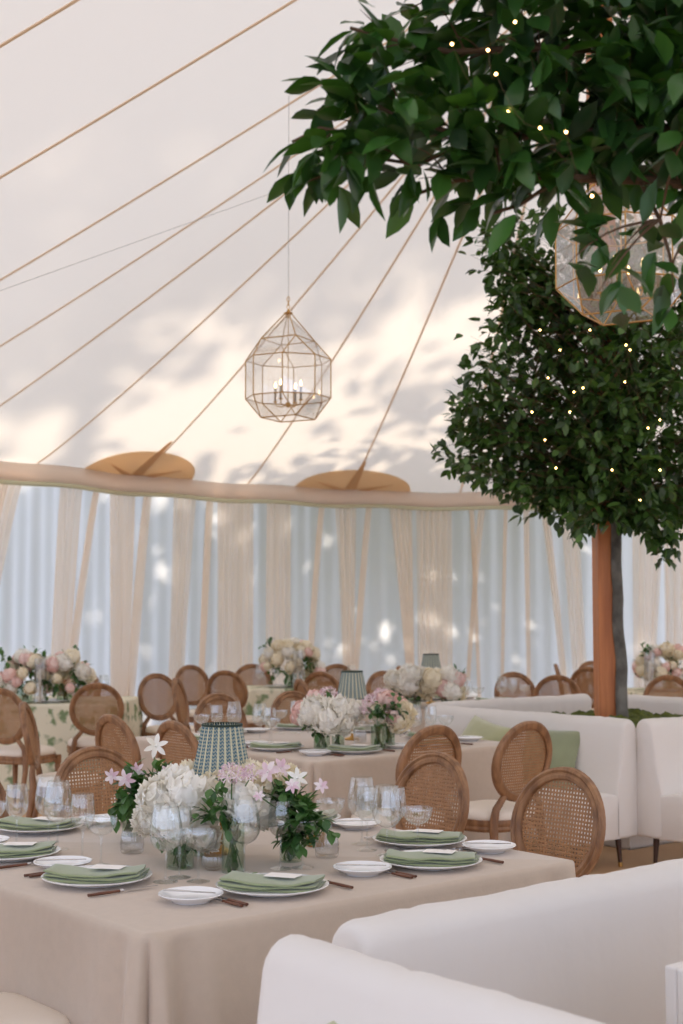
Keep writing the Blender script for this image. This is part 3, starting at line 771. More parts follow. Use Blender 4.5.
# ------------------------------------------------------------------ table lamps
def make_lamp():
    r = empty('table_lamp')
    lathe_obj('base', [(0,0),(.048,0),(.050,.006),(.046,.012),(.02,.018),(.008,.028)], M['brass'], r)
    m = MB(); m.lathe([(.0065,.02),(.0065,.16),(.010,.165),(.010,.18),(.0065,.185),(.0055,.30)], 12); m.build('pole', M['brass'], r)
    m = MB(); n = 88; vs = []; uv = []
    for i in range(n*4+1):
        a = 2*PI*i/(n*4); k = .0022*math.cos(a*n/2)
        for j in range(9):
            t = j/8; rad = .102-(.102-.066)*t**.92; z = .262+.178*t
            vs.append(((rad+k)*math.cos(a), (rad+k)*math.sin(a), z)); uv.append((i/(n*4), t))
    m.v = vs; m.uv = uv; m.f = [(i*9+j, (i+1)*9+j, (i+1)*9+j+1, i*9+j+1) for i in range(n*4) for j in range(8)]
    sh = m.build('lamp_shade', M['shade'], r, 80)
    for z, rad in ((.264,.1045),(.438,.0685)):
        m = MB(); m.grid(lambda i, j: ((rad+.0035*math.cos(2*PI*j))*math.cos(2*PI*i), (rad+.0035*math.cos(2*PI*j))*math.sin(2*PI*i), z+.0045*math.sin(2*PI*j)), 48, 6, True, True)
        m.build('trim', M['trimgreen'], sh)
    m = MB(); m.ball((0,0,.33), .022, 12, 8, (1,1,1.3)); m.build('bulb', M['candle'], r)
    return r
lamp = Stamp(make_lamp())
def at_px(px, D, z=ZT): return Vector(((px-341.5)/F*D*1.0, D, z))
LP1 = at_px(223, 4.88); LP2 = at_px(352, 9.1); LP3 = at_px(430.5, 12.6)
lamp.put(LP1, 0, 'table lamp with blue ikat pleated shade and green trim among white peonies', 'lamp', 'pleated table lamps')
lamp.put(LP2, .4, 'table lamp with pleated shade among blooms on the second linen table', 'lamp', 'pleated table lamps')
lamp.put(LP3, .9, 'smallest pleated table lamp, in front of the broad beige drape', 'lamp', 'pleated table lamps')

# ------------------------------------------------------------------ flowers
def ruffle(r, n, seed, open_=.25, wave=.1, cap=.62):
    rn = random.Random(seed); m = MB(); m.c = []
    for k in range(n):
        y = 1-(k+.5)/n*1.75; a = k*2.39996+rn.uniform(-.2,.2); q = math.sqrt(max(0, 1-y*y))
        d = Vector((q*math.cos(a), q*math.sin(a), y)).normalized()
        up = Vector((0,0,1)); t = (up-d*d.dot(up))
        if t.length < .15: t = Vector((math.cos(a*3), math.sin(a*3), 0)); t = t-d*d.dot(t)
        t.normalize(); s = d.cross(t).normalized()
        w = cap*rn.uniform(.8,1.15); rr = r*(.72+.20*rn.random()); ph = rn.random()*6
        tw = rn.uniform(-.5,.5); t, s = t*math.cos(tw)+s*math.sin(tw), s*math.cos(tw)-t*math.sin(tw)
        nu, nv = 6, 4; vs = []
        for i in range(nu+1):
            for j in range(nv+1):
                x = (i/nu*2-1)*w*(.55+.45*math.sin(PI*(j/nv*.8+.15))); yy = (j/nv*1.3-.65)*w
                p = (d+s*x+t*yy).normalized()
                R = rr*(1+open_*(j/nv)**2+open_*.3*(i/nu*2-1)**2+wave*math.sin(ph+i*2.3)*(j/nv))
                vs.append(p*R)
        fs = [(i*(nv+1)+j, (i+1)*(nv+1)+j, (i+1)*(nv+1)+j+1, i*(nv+1)+j+1) for i in range(nu) for j in range(nv)]
        tn = rn.random()*.8+.2*(y < 0); m.add(vs, fs); m.c += [tn]*len(fs)
    b = len(m.f); m.ball((0,0,0), r*.68, 10, 6); m.c += [.7]*(len(m.f)-b)
    return m
def star(r, n, wd, seed, cup=.25, curl=0):
    rn = random.Random(seed); m = MB(); m.c = []
    for k in range(n):
        a = 2*PI*k/n+rn.uniform(-.12,.12); d = Vector((math.cos(a), math.sin(a), 0)); s = Vector((-math.sin(a), math.cos(a), 0)); vs = []; cu = cup+rn.uniform(-.15,.15)
        N = 7
        for i in range(N+1):
            t = i/N; wv = wd*math.sin(PI*min(1, t*.94+.06))**.8
            z = r*(cu*t-curl*max(0, t-.5)**1.5*2.2); rad = r*t*(1-.35*curl*t)
            c0 = d*rad+Vector((0,0,z)); 
            for q in (-1,0,1): vs.append(c0+s*q*wv*.5*r+Vector((0,0,abs(q)*.06*r*math.sin(PI*t)+.02*r*math.sin(i*2+k))))
        fs = [(i*3+j, (i+1)*3+j, (i+1)*3+j+1, i*3+j+1) for i in range(N) for j in range(2)]
        m.add(vs, fs); m.c += [rn.random()]*len(fs)
    b = len(m.f); m.ball((0,0,.06*r), r*.10, 8, 5); m.c += [0]*(len(m.f)-b)
    return m
def nerine(r, seed):
    rn = random.Random(seed); m = MB(); m.c = []
    for q in range(9):
        y = rn.uniform(.0,1); a = q*2.4; d = Vector((math.cos(a)*math.sqrt(1-y*y), math.sin(a)*math.sqrt(1-y*y), y))
        s = star(r*.55, 6, .14, seed+q, .55, .9); Q = d.to_track_quat('Z', 'Y').to_matrix().to_4x4(); T = Matrix.Translation(d*r*.5) @ Q
        m.merge(s, T); m.c += s.c
        b = len(m.f); m.tube([(0,0,-r*.3), d*r*.5], r*.02, 4); m.c += [.4]*(len(m.f)-b)
    return m
BLM = {}
def reg(nm, mbs, mat): BLM[nm] = [b.mesh(nm, M[mat], 0) for b in mbs]
for nm in (): pass
def regs(nm, fn, mat):
    L_ = []
    for s in (1, 2, 3):
        mb = fn(s); me = mb.mesh(nm, M[mat], 0); me.shade_smooth(); L_.append(me)
    BLM[nm] = L_
regs('peony', lambda s: ruffle(1, 46, s, .30, .13, .50), 'pwhite')
regs('dahlia', lambda s: ruffle(1, 70, s+9, .42, .10, .32), 'pcream')
regs('rose', lambda s: ruffle(1, 22, s+4, .22, .06, .70), 'ppink')
regs('cream_rose', lambda s: ruffle(1, 22, s+14, .22, .06, .70), 'pcream')
regs('clematis', lambda s: star(1, 6, .42, s, .18, .25), 'plilac')
regs('white_clematis', lambda s: star(1, 6, .36, s+5, .1, .2), 'pwhite')
regs('nerine', lambda s: nerine(1, s*10), 'plilac')
BL_NAME = {'nerine':'nerine_bloom','peony':'peony_bloom','dahlia':'dahlia_bloom','rose':'rose_bloom','cream_rose':'rose_bloom','clematis':'clematis_bloom','white_clematis':'clematis_bloom'}
def bloom(kind, p, r, root, aim=None, stem_to=None):
    o = bpy.data.objects.new(BL_NAME[kind], random.choice(BLM[kind])); COL.objects.link(o); o.parent = root
    base = Vector(root.location); q = Vector(p)-base; o.location = q; o.scale = (r, r, r)
    d = Vector(aim) if aim else Vector((random.uniform(-.5,.5), random.uniform(-1,.1), random.uniform(.4,1)))
    o.rotation_euler = (d.to_track_quat('Z', 'Y') @ Matrix.Rotation(random.random()*6, 3, 'Z').to_quaternion()).to_euler()
    if stem_to is not None:
        e = Vector(stem_to)-base; mid = (q+e)/2+Vector((random.uniform(-.01,.01), random.uniform(-.01,.01), .02))
        m = MB(); m.tube([e, mid, q], .0022, 5); m.build('stem', M['stem'], root)
    return o
def vase(root, p, r, h, mat='vaseglass'):
    q = Vector(p)-Vector(root.location)
    m = MB(); m.lathe([(0,.006),(r*.9,.006),(r*.97,.0),(r,.008),(r,h),(r-.003,h),(r-.003,.012),(0,.012)], 28, q); va = m.build('vase', M[mat], root)
    m = MB()
    for k in range(11):
        a = random.random()*6.3; rr = r*.75*random.random()**.5; b = a+random.uniform(1.8,3.2)
        m.tube([q+Vector((rr*math.cos(a), rr*math.sin(a), .014)), q+Vector((r*.6*math.cos(b), r*.6*math.sin(b), h+.01))], random.uniform(.0016,.003), 5)
    m.c = None; m.build('stem', M['stem'], va)
    m = MB(); m.c = []
    for k in range(16):
        a = random.random()*6.3; rr = r*.7*random.random()
        add_leaf(m, q+Vector((rr*math.cos(a), rr*math.sin(a), random.uniform(.02,h))), Vector((random.uniform(-.3,.3), random.uniform(-.3,.3), random.choice((-1,1)))), Vector((math.cos(a), math.sin(a), 0)), .035, .02, random.random())
    m.build('submerged_leaf', M['leafC'], va, 0)
    return va
def sprays(root, pts, n, spread, ln, mat='leafC', up=.4):
    """leafy twigs radiating from each point: foliage part"""
    m = MB(); m.c = []; st = MB(); base = Vector(root.location)
    for p in pts:
        p = Vector(p)-base
        for k in range(n):
            d = (rdir()+Vector((0,0,up))).normalized(); L = spread*random.uniform(.5,1.1); st.tube([p, p+d*L*.5, p+d*L+Vector((0,0,-.1*L))], .0012, 4)
            for i in range(6):
                t = .25+.75*i/5; q = p+d*L*t-Vector((0,0,.1*L*t*t)); dd = (d*.5+rdir()).normalized()
                add_leaf(m, q, dd, Vector((0,0,1)), ln*random.uniform(.7,1.2), ln*.62, random.random(), .2, .2)
    m.build('foliage', M[mat], root, 0); st.build('twig', M['stem'], root)
def PX(px, py, D): return imd(px, py, D)

# centrepiece of the near table, in groups round the lamp
def root_at(p, lab, grp='flower arrangements on the linen tables'): return empty('flower_arrangement', (p[0], p[1], ZT), 0, lab, 'flower arrangement', grp)
pv = img(180, 868, ZT); A1 = root_at(pv, 'low arrangement of big white peonies beside the blue lampshade, behind the wine glasses')
vase(A1, pv, .045, .10); vase(A1, at_px(205, 4.85), .042, .10)
for (px, py, D, r) in ((160,800,4.66,.070),(185,798,4.62,.076),(172,822,4.60,.066),(198,820,4.66,.062),(150,820,4.72,.055),(212,797,4.74,.062),(176,785,4.80,.06),(206,838,4.72,.048),(186,843,4.7,.045)):
    bloom('peony', PX(px, py, D), r, A1, None, pv+Vector((0,0,.09)))
sprays(A1, [PX(185, 838, 4.70), PX(160, 838, 4.76)], 5, .07, .04)
pv = img(233, 872, ZT); A2 = root_at(pv, 'tall glass stem vase with white and cream blooms directly below the blue lampshade')
vase(A2, pv, .037, .155)
for (kd, px, py, D, r) in (('peony',243,802,4.56,.068),('peony',262,812,4.66,.055),('dahlia',236,786,4.70,.055),('dahlia',262,784,4.78,.062),('dahlia',278,796,4.72,.05),('dahlia',250,776,4.84,.045),
        ('nerine',232,777,4.5,.066),('nerine',252,775,4.5,.05),('peony',222,805,4.62,.05),('dahlia',216,786,4.78,.045),('dahlia',190,776,4.95,.045)):
    bloom(kd, PX(px, py, D), r, A2, None, pv+Vector((0,0,.14)))
sprays(A2, [PX(218, 820, 4.5), PX(222, 800, 4.48)], 5, .08, .042)
pv = img(291, 861, ZT); A3 = root_at(pv, 'dark green leafy arrangement with lilac clematis spilling over its glass cylinder')
vase(A3, pv, .037, .10)
for (kd, px, py, D, r) in (('clematis',268,772,4.62,.045),('clematis',281,768,4.7,.04),('white_clematis',297,778,4.6,.042),('clematis',292,786,4.5,.03),('clematis',321,786,4.6,.03),('dahlia',272,786,4.7,.045),('dahlia',288,778,4.8,.04),('clematis',259,796,4.48,.022)):
    bloom(kd, PX(px, py, D), r, A3, (random.uniform(-.4,.4), -1, random.uniform(0,.8)), pv+Vector((0,0,.09)))
sprays(A3, [PX(288,806,4.64), PX(302,814,4.62), PX(310,824,4.6), PX(294,822,4.6), PX(280,800,4.66), PX(300,832,4.62)], 8, .085, .05, 'leafC', .1)
pv = at_px(133, 5.25); A4 = root_at(pv, 'loose lilac clematis with green leaves, in front of the chair back')
vase(A4, pv, .03, .09)
for (px, py, D, r) in ((112,776,5.05,.035),(126,779,5.0,.042),(138,770,5.1,.034),(168,773,5.05,.04)):
    bloom('clematis', PX(px, py, D), r, A4, (random.uniform(-.6,.6), -1, -.2), pv+Vector((0,0,.09)))
sprays(A4, [PX(130,797,5.05), PX(140,790,5.1), PX(126,808,5.1), PX(158,786,5.1)], 8, .085, .055, 'leafC', .1)
pv = at_px(156, 5.35); A5 = root_at(pv, 'single white clematis star standing tall above the peonies')
vase(A5, pv, .02, .12)
bloom('white_clematis', PX(156, 746, 5.2), .052, A5, (.1, -1, .3), pv+Vector((0,0,.1)))
bloom('dahlia', PX(158, 764, 5.2), .016, A5, (0,-1,1), pv+Vector((0,0,.1)))
_q = MB(); _q.c = []
for k in range(3): add_leaf(_q, Vector((0,0,0)), Vector((math.cos(k*2), math.sin(k*2), .35)), Vector((0,0,1)), .028, .02, .8)
o = _q.build('leaf_sprig', M['leafC'], None, 0); o.location = img(256, 875, .784); tag(o, 'small green leaf sprig lying behind the napkin facing the banquette', 'leaf')
# small brass candle cups
def make_cup():
    r = empty('candle_holder'); lathe_obj('cup', [(0,.002),(.03,0),(.033,.004),(.034,.045),(.031,.045),(.030,.02),(0,.02)], M['brass'], r)
    m = MB(); m.lathe([(0,.02),(.027,.02),(.027,.04),(0,.041)], 20); m.build('candle', M['candle'], r); return r
cup = Stamp(make_cup())
cup.put(img(214, 857, ZT), 0, 'brass candle cup glowing amber behind the crystal bowl', 'candle holder', 'brass candle cups')
cup.put(img(316, 846, ZT), 0, 'brass candle cup behind the ribbed votive near clematis leaves', 'candle holder', 'brass candle cups')

# second linen table
pv = at_px(322, 8.5); B1 = root_at(pv, 'white hydrangea-like blooms in a dark glass on the second table, pink blooms at its side')
vase(B1, pv, .05, .13); vase(B1, at_px(338, 8.6), .04, .13)
for (kd, px, py, D, r) in (('peony',316,713,8.35,.095),('peony',338,712,8.4,.085),('peony',328,722,8.3,.085),('peony',352,712,8.55,.07),('peony',344,725,8.4,.06),('rose',303,712,8.5,.075),('rose',315,700,8.6,.062),('rose',298,718,8.6,.05),('nerine',328,698,8.6,.10),('peony',308,722,8.4,.06)):
    bloom(kd, PX(px, py, D), r, B1, None, pv+Vector((0,0,.12)))
sprays(B1, [PX(312, 730, 8.35), PX(330, 734, 8.35), PX(330,705,8.5)], 6, .09, .05)
pv = at_px(378, 8.45); B2 = root_at(pv, 'pink and cream blooms in green glasses, second table, behind the chair backs')
vase(B2, pv, .045, .14); vase(B2, at_px(388, 8.6), .04, .13)
for (kd, px, py, D, r) in (('nerine',372,705,8.6,.10),('rose',388,702,8.6,.07),('rose',398,706,8.7,.06),('nerine',382,698,8.7,.09),('rose',394,718,8.5,.05),('dahlia',404,714,8.6,.065),('dahlia',400,724,8.5,.055),('nerine',366,712,8.5,.07),('cream_rose',376,712,8.5,.05)):
    bloom(kd, PX(px, py, D), r, B2, None, pv+Vector((0,0,.12)))
sprays(B2, [PX(374, 716, 8.45), PX(384, 712, 8.5), PX(392,710,8.5)], 7, .10, .05)
# farthest linen table
pv = at_px(415, 12.2); B3 = root_at(pv, 'far bank of white blooms below the smallest lampshade')
vase(B3, pv, .05, .15); vase(B3, at_px(446, 12.2), .05, .15); vase(B3, at_px(402, 12.3), .04, .13)
for k in range(24):
    px = 396+k*2.6+random.uniform(-2,2); py = 687+random.uniform(-9,9)-4*math.sin((px-396)/62*PI)
    bloom(('peony','peony','dahlia','rose','cream_rose')[k % 5], PX(px, py, 12.1+random.uniform(-.15,.25)), random.uniform(.07,.095), B3, None, at_px(px*.5+215, 12.2, ZT+.12) if k % 3 == 0 else None)
sprays(B3, [PX(460, 682, 12.2), PX(455, 690, 12.2), PX(420, 698, 12.1), PX(400, 698, 12.1)], 7, .13, .06)
bloom('rose', PX(462, 676, 12.2), .035, B3, (0,-1,.2), pv+Vector((0,0,.1)))

# rose mounds with hurricanes on the floral tables
def mound(c, rad, hgt, n, seed, lab, kinds):
    rn = random.Random(seed); r = root_at(c, lab, 'rose mounds on the floral tables'); z0 = ZT+.14
    vase(r, Vector((c[0], c[1], ZT)), .07, .16, 'vaseglass')
    for k in range(n):
        a = k*2.39996; y = rn.uniform(-.15,1); q = math.sqrt(max(0, 1-y*y))
        p = Vector((c[0]+rad*q*math.cos(a), c[1]+rad*q*math.sin(a), z0+hgt*(y+.1)))
        bloom(kinds[k % len(kinds)], p, rn.uniform(.045,.078), r, (q*math.cos(a), q*math.sin(a), y+.3))
    pts = [Vector((c[0]+rad*.8*math.cos(a), c[1]+rad*.8*math.sin(a), z0+hgt*h_)) for a, h_ in [(i*1.1, (i % 4)*.3) for i in range(9)]]
    sprays(r, pts, 5, .14, .06)
mk = ('rose','cream_rose','peony','cream_rose','rose','dahlia')
mound(at_px(27, 12.78), .22, .24, 30, 1, 'pink and cream rose mound in glass beside the hurricane, nearer the frame edge', ('peony','rose','cream_rose','rose'))
mound(at_px(66, 12.82), .21, .25, 28, 2, 'pale rose mound between the glass hurricane and the cane chair', ('cream_rose','rose','peony'))
mound(at_px(292, 15.3), .30, .30, 44, 3, 'cream rose mound above the cluster of cane chairs, candle at its centre', ('peony','cream_rose','cream_rose','dahlia','rose'))
mound(at_px(668, 14.62), .33, .26, 46, 4, 'blush rose mound beside the grey tree trunk, above the banquette', mk)
def hurricane():
    r = empty('hurricane_candle'); m = MB(); m.lathe([(0,.004),(.05,.004),(.052,0),(.055,.01),(.055,.40),(.052,.40),(.052,.012),(0,.012)], 26); m.build('glass_cylinder', M['crystal'], r)
    m = MB(); m.lathe([(0,.012),(.013,.012),(.013,.30),(.004,.305),(0,.305)], 14); m.build('candle', M['candle'], r); return r
hur = Stamp(hurricane())
hur.put(at_px(42, 12.62), 0, 'clear glass hurricane with white taper between two rose mounds', 'candle', 'glass hurricanes')
hur.put(at_px(298, 14.95+.04), 0, 'slim white taper in glass rising from the cream rose mound', 'candle', 'glass hurricanes')
hur.put(at_px(648, 14.32), 0, 'glass hurricane beside the grey trunk and blush roses', 'candle', 'glass hurricanes')

# ------------------------------------------------------------------ banquettes round the two planters
def banq_profile(q):   # closed profile (y,z) of seat+back; rear plane y=0, front towards -y
    return q
def make_banquette(L=1.75):
    r = empty('banquette')
    def body(prof, name, wr):
        N = len(prof); m = MB(); nx = 60; rd = .028; cy = sum(p[0] for p in prof)/N; cz = sum(p[1] for p in prof)/N
        xs = [0,.004,.010,.02,.034]+[.034+(L-.068)*i/nx for i in range(1, nx)]+[L-.034,L-.02,L-.01,L-.004,L]
        vs = []
        for x in xs:
            e = min(x, L-x); k = 0 if e >= .034 else rd*(1-math.sqrt(max(0, 1-(1-e/.034)**2)))
            for (y, z) in prof:
                dy, dz = y-cy, z-cz; l = math.hypot(dy, dz); s = (l-k)/l
                n_ = noise.noise(Vector((x*5+wr, y*6, z*4)))*.006+noise.noise(Vector((x*16+wr, y*5, z*5)))*.0035
                seam = -.004*math.exp(-(((x*3.4+.25) % 1-.5)/.03)**2)
                s += (n_+seam)/l
                vs.append((x, cy+dy*s, cz+dz*s))
        nX = len(xs)
        fs = [(i*N+j, (i+1)*N+j, (i+1)*N+(j+1) % N, i*N+(j+1) % N) for i in range(nX-1) for j in range(N)]
        fs += [tuple(range(N)), tuple((nX-1)*N+j for j in range(N-1, -1, -1))]
        m.add(vs, fs); return m.build(name, M['white'], r, 60)
    def arc(cy, cz, rr, a0, a1, n): return [(cy+rr*math.cos(math.radians(a0+(a1-a0)*i/n)), cz+rr*math.sin(math.radians(a0+(a1-a0)*i/n))) for i in range(n+1)]
    back = [(0,.185),(0,.4),(-.01,.6),(-.025,.8)]+arc(-.085,.855,.065,10,170,8)+[(-.165,.78),(-.185,.65),(-.21,.52),(-.225,.44),(-.225,.3),(-.225,.185)]
    seat = [(-.18,.185),(-.18,.40),(-.19,.455)]+[(-.3,.475),(-.45,.478)]+arc(-.57,.425,.05,90,180,5)+[(-.622,.33),(-.618,.24)]+arc(-.59,.215,.03,180,270,3)+[(-.4,.185)]
    body(back, 'backrest', 1.3); body(seat, 'seat', 4.1)
    for x in (.10, L-.10):
        for y in (-.50, -.10):
            m = MB(); m.tube([(x+(.02 if x > 1 else -.02), y+(-.02 if y < -.3 else .0), 0), (x, y, .19)], [.011,.021], 12)
            lg = m.build('leg', M['darkleg'], r)
            m = MB(); m.tube([(x+(.02 if x > 1 else -.02), y+(-.02 if y < -.3 else .0), 0), (x+(.017 if x > 1 else -.017), y+(-.017 if y < -.3 else 0), .028)], [.0125,.014], 12); m.build('foot_cap', M['brass'], lg)
    return r
bq = Stamp(make_banquette())
def cluster(T, u0, v0, labs, grp):
    """four banquettes back to back round a square; (u0,v0) its corner towards -u,-v"""
    S_ = 1.86; A = T.a
    # local +x runs along length, seat towards local -y
    out = []
    for (u, v, rz, lb) in ((u0, v0+1.755, A-PI/2, labs[0]), (u0-.03, v0+.035, A, labs[1]), (u0+S_, v0+.06, A+PI/2, labs[2]), (u0+1.80, v0+S_, A+PI, labs[3])):
        if lb: out.append(bq.put(T(u, v), rz, lb, 'banquette', grp))
    return out
cluster(T2, 2.26, -.47, ('white banquette holding green velvet cushions, beside the cane chair','white banquette past the upright seam, its seat at the frame edge',
        'white banquette on the far side of the moss, behind the grey trunk','white banquette back running behind the moss, left of the wooden post'), 'white banquettes round the wooden post')
bq.put(T1(-.045, -.75), ANG-PI/2, 'white banquette with curved back filling the bottom edge, green cushion on it', 'banquette', 'white banquettes round the near planter')
bq.put(T1(1.79, -.84), ANG+PI, 'white banquette whose top edge runs below the linen table', 'banquette', 'white banquettes round the near planter')
bq.put(T1(0.0, -.83-1.84), ANG, 'white banquette of the near planter, beyond the bottom of the photo', 'banquette', 'white banquettes round the near planter') if False else None
def planter(T, u, v, s, h, lab, name='planter'):
    m = MB(); t = .03
    m.box(-s,-s,0,s,s,.02); 
    for a, b, c, d in ((-s,-s,s,-s+t),(-s,s-t,s,s),(-s,-s+t,-s+t,s-t),(s-t,-s+t,s,s-t)): m.box(a,b,0,c,d,h)
    o = m.build(name, M['white'], None, 0); o.location = T(u, v); o.rotation_euler = (0,0,T.a); bev(o, .006); tag(o, lab, 'planter')
    return o
def moss(T, u, v, s, z, lab, seed, hh=.05):
    m = MB(); n = 46
    def fn(i, j):
        x, y = (i*2-1)*s, (j*2-1)*s; e = max(0, 1-max(abs(i*2-1), abs(j*2-1))**6)
        return (x, y, z-.03+e*(hh*.6+hh*noise.noise(Vector((x*6+seed, y*6, 0)))+.03*noise.noise(Vector((x*22, y*22, seed)))+.012*noise.noise(Vector((x*70, y*70, seed)))))
    m.grid(fn, n, n); m.add([(-s,-s,z-.2),(s,-s,z-.2),(s,s,z-.2),(-s,s,z-.2)], [(3,2,1,0)])
    o = m.build('moss', M['moss'], None, 60); o.location = T(u, v); o.rotation_euler = (0,0,T.a); return tag(o, lab, 'moss', None, 'stuff')
PC = (2.26+.93, -.47+.93)
planter(T2, *PC, .50, .80, 'white box planter under the wooden post, enclosed by banquettes'); moss(T2, *PC, .47, .83, 'green moss at the foot of the wooden post and tree trunk', 3, .07)
PN = (.895, -1.78)
planter(T1, *PN, .47, .87, 'white box planter whose corner shows at the frame, inside the near banquettes'); moss(T1, *PN, .44, .82, 'moss in the white planter at the frame edge', 5, .05)

# cushions
def make_pillow(s, mat):
    m = MB()
    def fn(i, j):
        a, b = i*2-1, j*2-1
        k = (max(0, 1-a*a)*max(0, 1-b*b))**.42
        pin = 1-.07*(1-abs(a))*abs(b)**3-.0
        return (a*s*(1-.08*(1-a*a)*0-.06*(1-b*b)), b*s*(1-.06*(1-a*a)), k)
    for sg in (1, -1):
        st = len(m.v); m.grid(fn, 20, 20)
        for i in range(st, len(m.v)):
            x, y, z = m.v[i]; m.v[i] = (x, y, sg*z*.075+.004*noise.noise(Vector((x*14, y*14, sg)))*min(1, z*2))
        if sg < 0:
            n = 400; m.f[-n:] = [tuple(reversed(f)) for f in m.f[-n:]]
    return m.build('cushion', M[mat], None, 70)
for (p, mat, s, rx, rz, lab) in ((T2(2.0, .06, .64), 'pillow2', .21, 66, math.degrees(ANG)-78, 'dark sage velvet cushion leaning on the banquette between two cane chairs'),
                             (T2(1.96, .66, .66), 'pillow', .22, 58, math.degrees(ANG)-100, 'light olive velvet cushion slumped at the far end of the banquette'),
                             (T1(-.25, -1.16, .60), 'pillow', .20, 70, math.degrees(ANG)-84, 'green cushion tip peeking up at the bottom edge of the photo')):
    o = make_pillow(s, mat); o.location = p; o.rotation_euler = (math.radians(rx), math.radians(8 if mat == 'pillow' else 0), math.radians(rz)); tag(o, lab, 'cushion', 'velvet cushions on the banquettes')

# ------------------------------------------------------------------ wooden post and the tree in the far planter
PB = T2(*PC); pp_ = at_px(606, PB.y-.12, 0); ptk = at_px(620.5, PB.y-.22, 0)
m = MB(); m.box(-.082,-.082,0,.082,.082,ZP-.06); o = m.build('tent_post', M['post'], None, 0); o.location = (pp_.x, pp_.y, .02); o.rotation_euler = (0,0,.10); bev(o, .008)
tag(o, 'square orange-brown timber tent post rising from the moss', 'post')
def grow(root, base, targets, nleaf, ln, wd, mat, br0, lobes=False, jit=.1, t0=.35, dens=None, twig=True):
    """one twig per target from a point on the trunk line; leaves in alternate sprays along it"""
    f = MB(); f.c = []; tw = MB()
    for tg in targets:
        tg = Vector(tg); b = base(tg); d = tg-b; L = d.length
        pts = []; off = rnd(jit*L)
        for i in range(7):
            t = i/6; pts.append(b+d*t+off*math.sin(PI*t)+Vector((0,0,.10*L*math.sin(PI*t)-.03*L*t*t)))
        tw.tube(pts, [br0*(1-.85*i/6) for i in range(7)], 5, False)
        N = nleaf if dens is None else max(4, int(L*dens))
        for k in range(N):
            t = t0+(1-t0)*(k+random.random())/N; x = t*6; i = min(int(x), 5); p = pts[i].lerp(pts[i+1], x-i); dd = (pts[i+1]-pts[i]).normalized()
            # short side shoot with two or three leaves
            sd_ = (dd*.5+rdir()*.9); sd_.normalize(); q = p+sd_*ln*random.uniform(.2,1.0); 
            for z in range(2):
                ld = (sd_+rdir()*.8+Vector((0,0,-.35))).normalized(); up = (Vector((0,0,1))+rdir()*.6).normalized()
                add_leaf(f, q, ld, up, ln*random.uniform(.7,1.15), wd*random.uniform(.85,1.1), min(1, random.random()**1.4), .22, random.uniform(0,.35), lobes)
    if twig: tw.build('branch', M['twig'], root)
    fo = f.build('foliage', M[mat], root, 0); fo.data.shade_smooth(); return fo
def trunk(root, pts, r0, r1, seed):
    m = MB(); P_ = [Vector(p) for p in pts]; N = 40; vs = []
    q = []
    for i in range(N+1):
        x = i/N*(len(P_)-1); k = min(int(x), len(P_)-2); q.append(P_[k].lerp(P_[k+1], x-k)+Vector((noise.noise(Vector((i*.2, seed, 0)))*.022, 0, 0)))
    m.tube(q, [(r0+(r1-r0)*i/N)*(1+.07*noise.noise(Vector((i*.9, seed, 3)))) for i in range(N+1)], 14)
    return m.build('trunk', M['bark'], root)
tree = empty('potted_tree', (ptk.x, ptk.y, .80), 0, 'bushy green tree with slim grey trunk growing from the moss by the post', 'tree')
loc = Vector(tree.location)
trunk(tree, [(0,0,0),(-.01,.02,.55),(-.03,0,1.2),(-.05,.05,1.9),(-.1,.05,2.7)], .044, .030, 2)
CEN = Vector((at_px(628, 10.0).x, 10.05, 3.30))-loc
def sil_left(y):      # left outline of the crown in the photo
    K = [(205,520),(225,470),(250,500),(262,478),(300,500),(318,492),(335,458),(360,475),(378,448),(400,456),(415,440),(432,456),(443,428),(458,446),(470,462),(480,500),(500,512),(520,560),(545,600)]
    for (a, b), (c_, d) in zip(K, K[1:]):
        if a <= y <= c_: return b+(d-b)*(y-a)/(c_-a)
    return 560
tg = []
for k in range(520):
    py = random.uniform(205, 528); xl = sil_left(py)
    if k % 3 == 0: px = xl+random.uniform(0, 20); D = 9.9+random.uniform(-.5,.5)
    else:
        px = random.uniform(xl+25, 800); ex = (px-628)/185; ey = (py-375)/175
        if ex*ex+ey*ey > 1.05: continue
        dep = 1.25*math.sqrt(max(.05, 1.1-ex*ex-ey*ey)); D = 10.0+random.uniform(-1, 1)*dep*random.random()**.4
    tg.append(imd(px, py, D)-loc)
for k in range(90): tg.append(imd(random.uniform(560,700), random.uniform(300,525), random.uniform(8.95,9.5))-loc)
for px, py in ((468,232),(474,240),(486,246),(500,252),(512,262),(505,238),(520,225),(498,270),(484,262),(470,250),(530,250),(515,290),(490,300),(480,320),(500,320)): tg.append(imd(px, py, 9.8)-loc)
for px, py in ((668,545),(660,540),(672,520),(650,530),(680,545),(640,520),(600,520),(585,512),(575,505),(695,540),(520,508),(516,500),(545,500)): tg.append(imd(px, py, 9.6)-loc)
grow(tree, lambda t: Vector((-.03, .03, max(1.6, min(3.4, t.z-.35-.3*Vector((t.x, t.y)).length)))), tg, 11, .088, .050, 'leafB', .0045, False, .16, .30)
hang = [imd(664, 552, 9.55)-loc, imd(668, 556, 9.6)-loc, imd(655, 535, 9.6)-loc, imd(676,530,9.6)-loc]
grow(tree, lambda t: Vector((.1, -.1, 1.75)), hang, 9, .11, .10, 'leafB', .006, True, .08, .45, None, False)

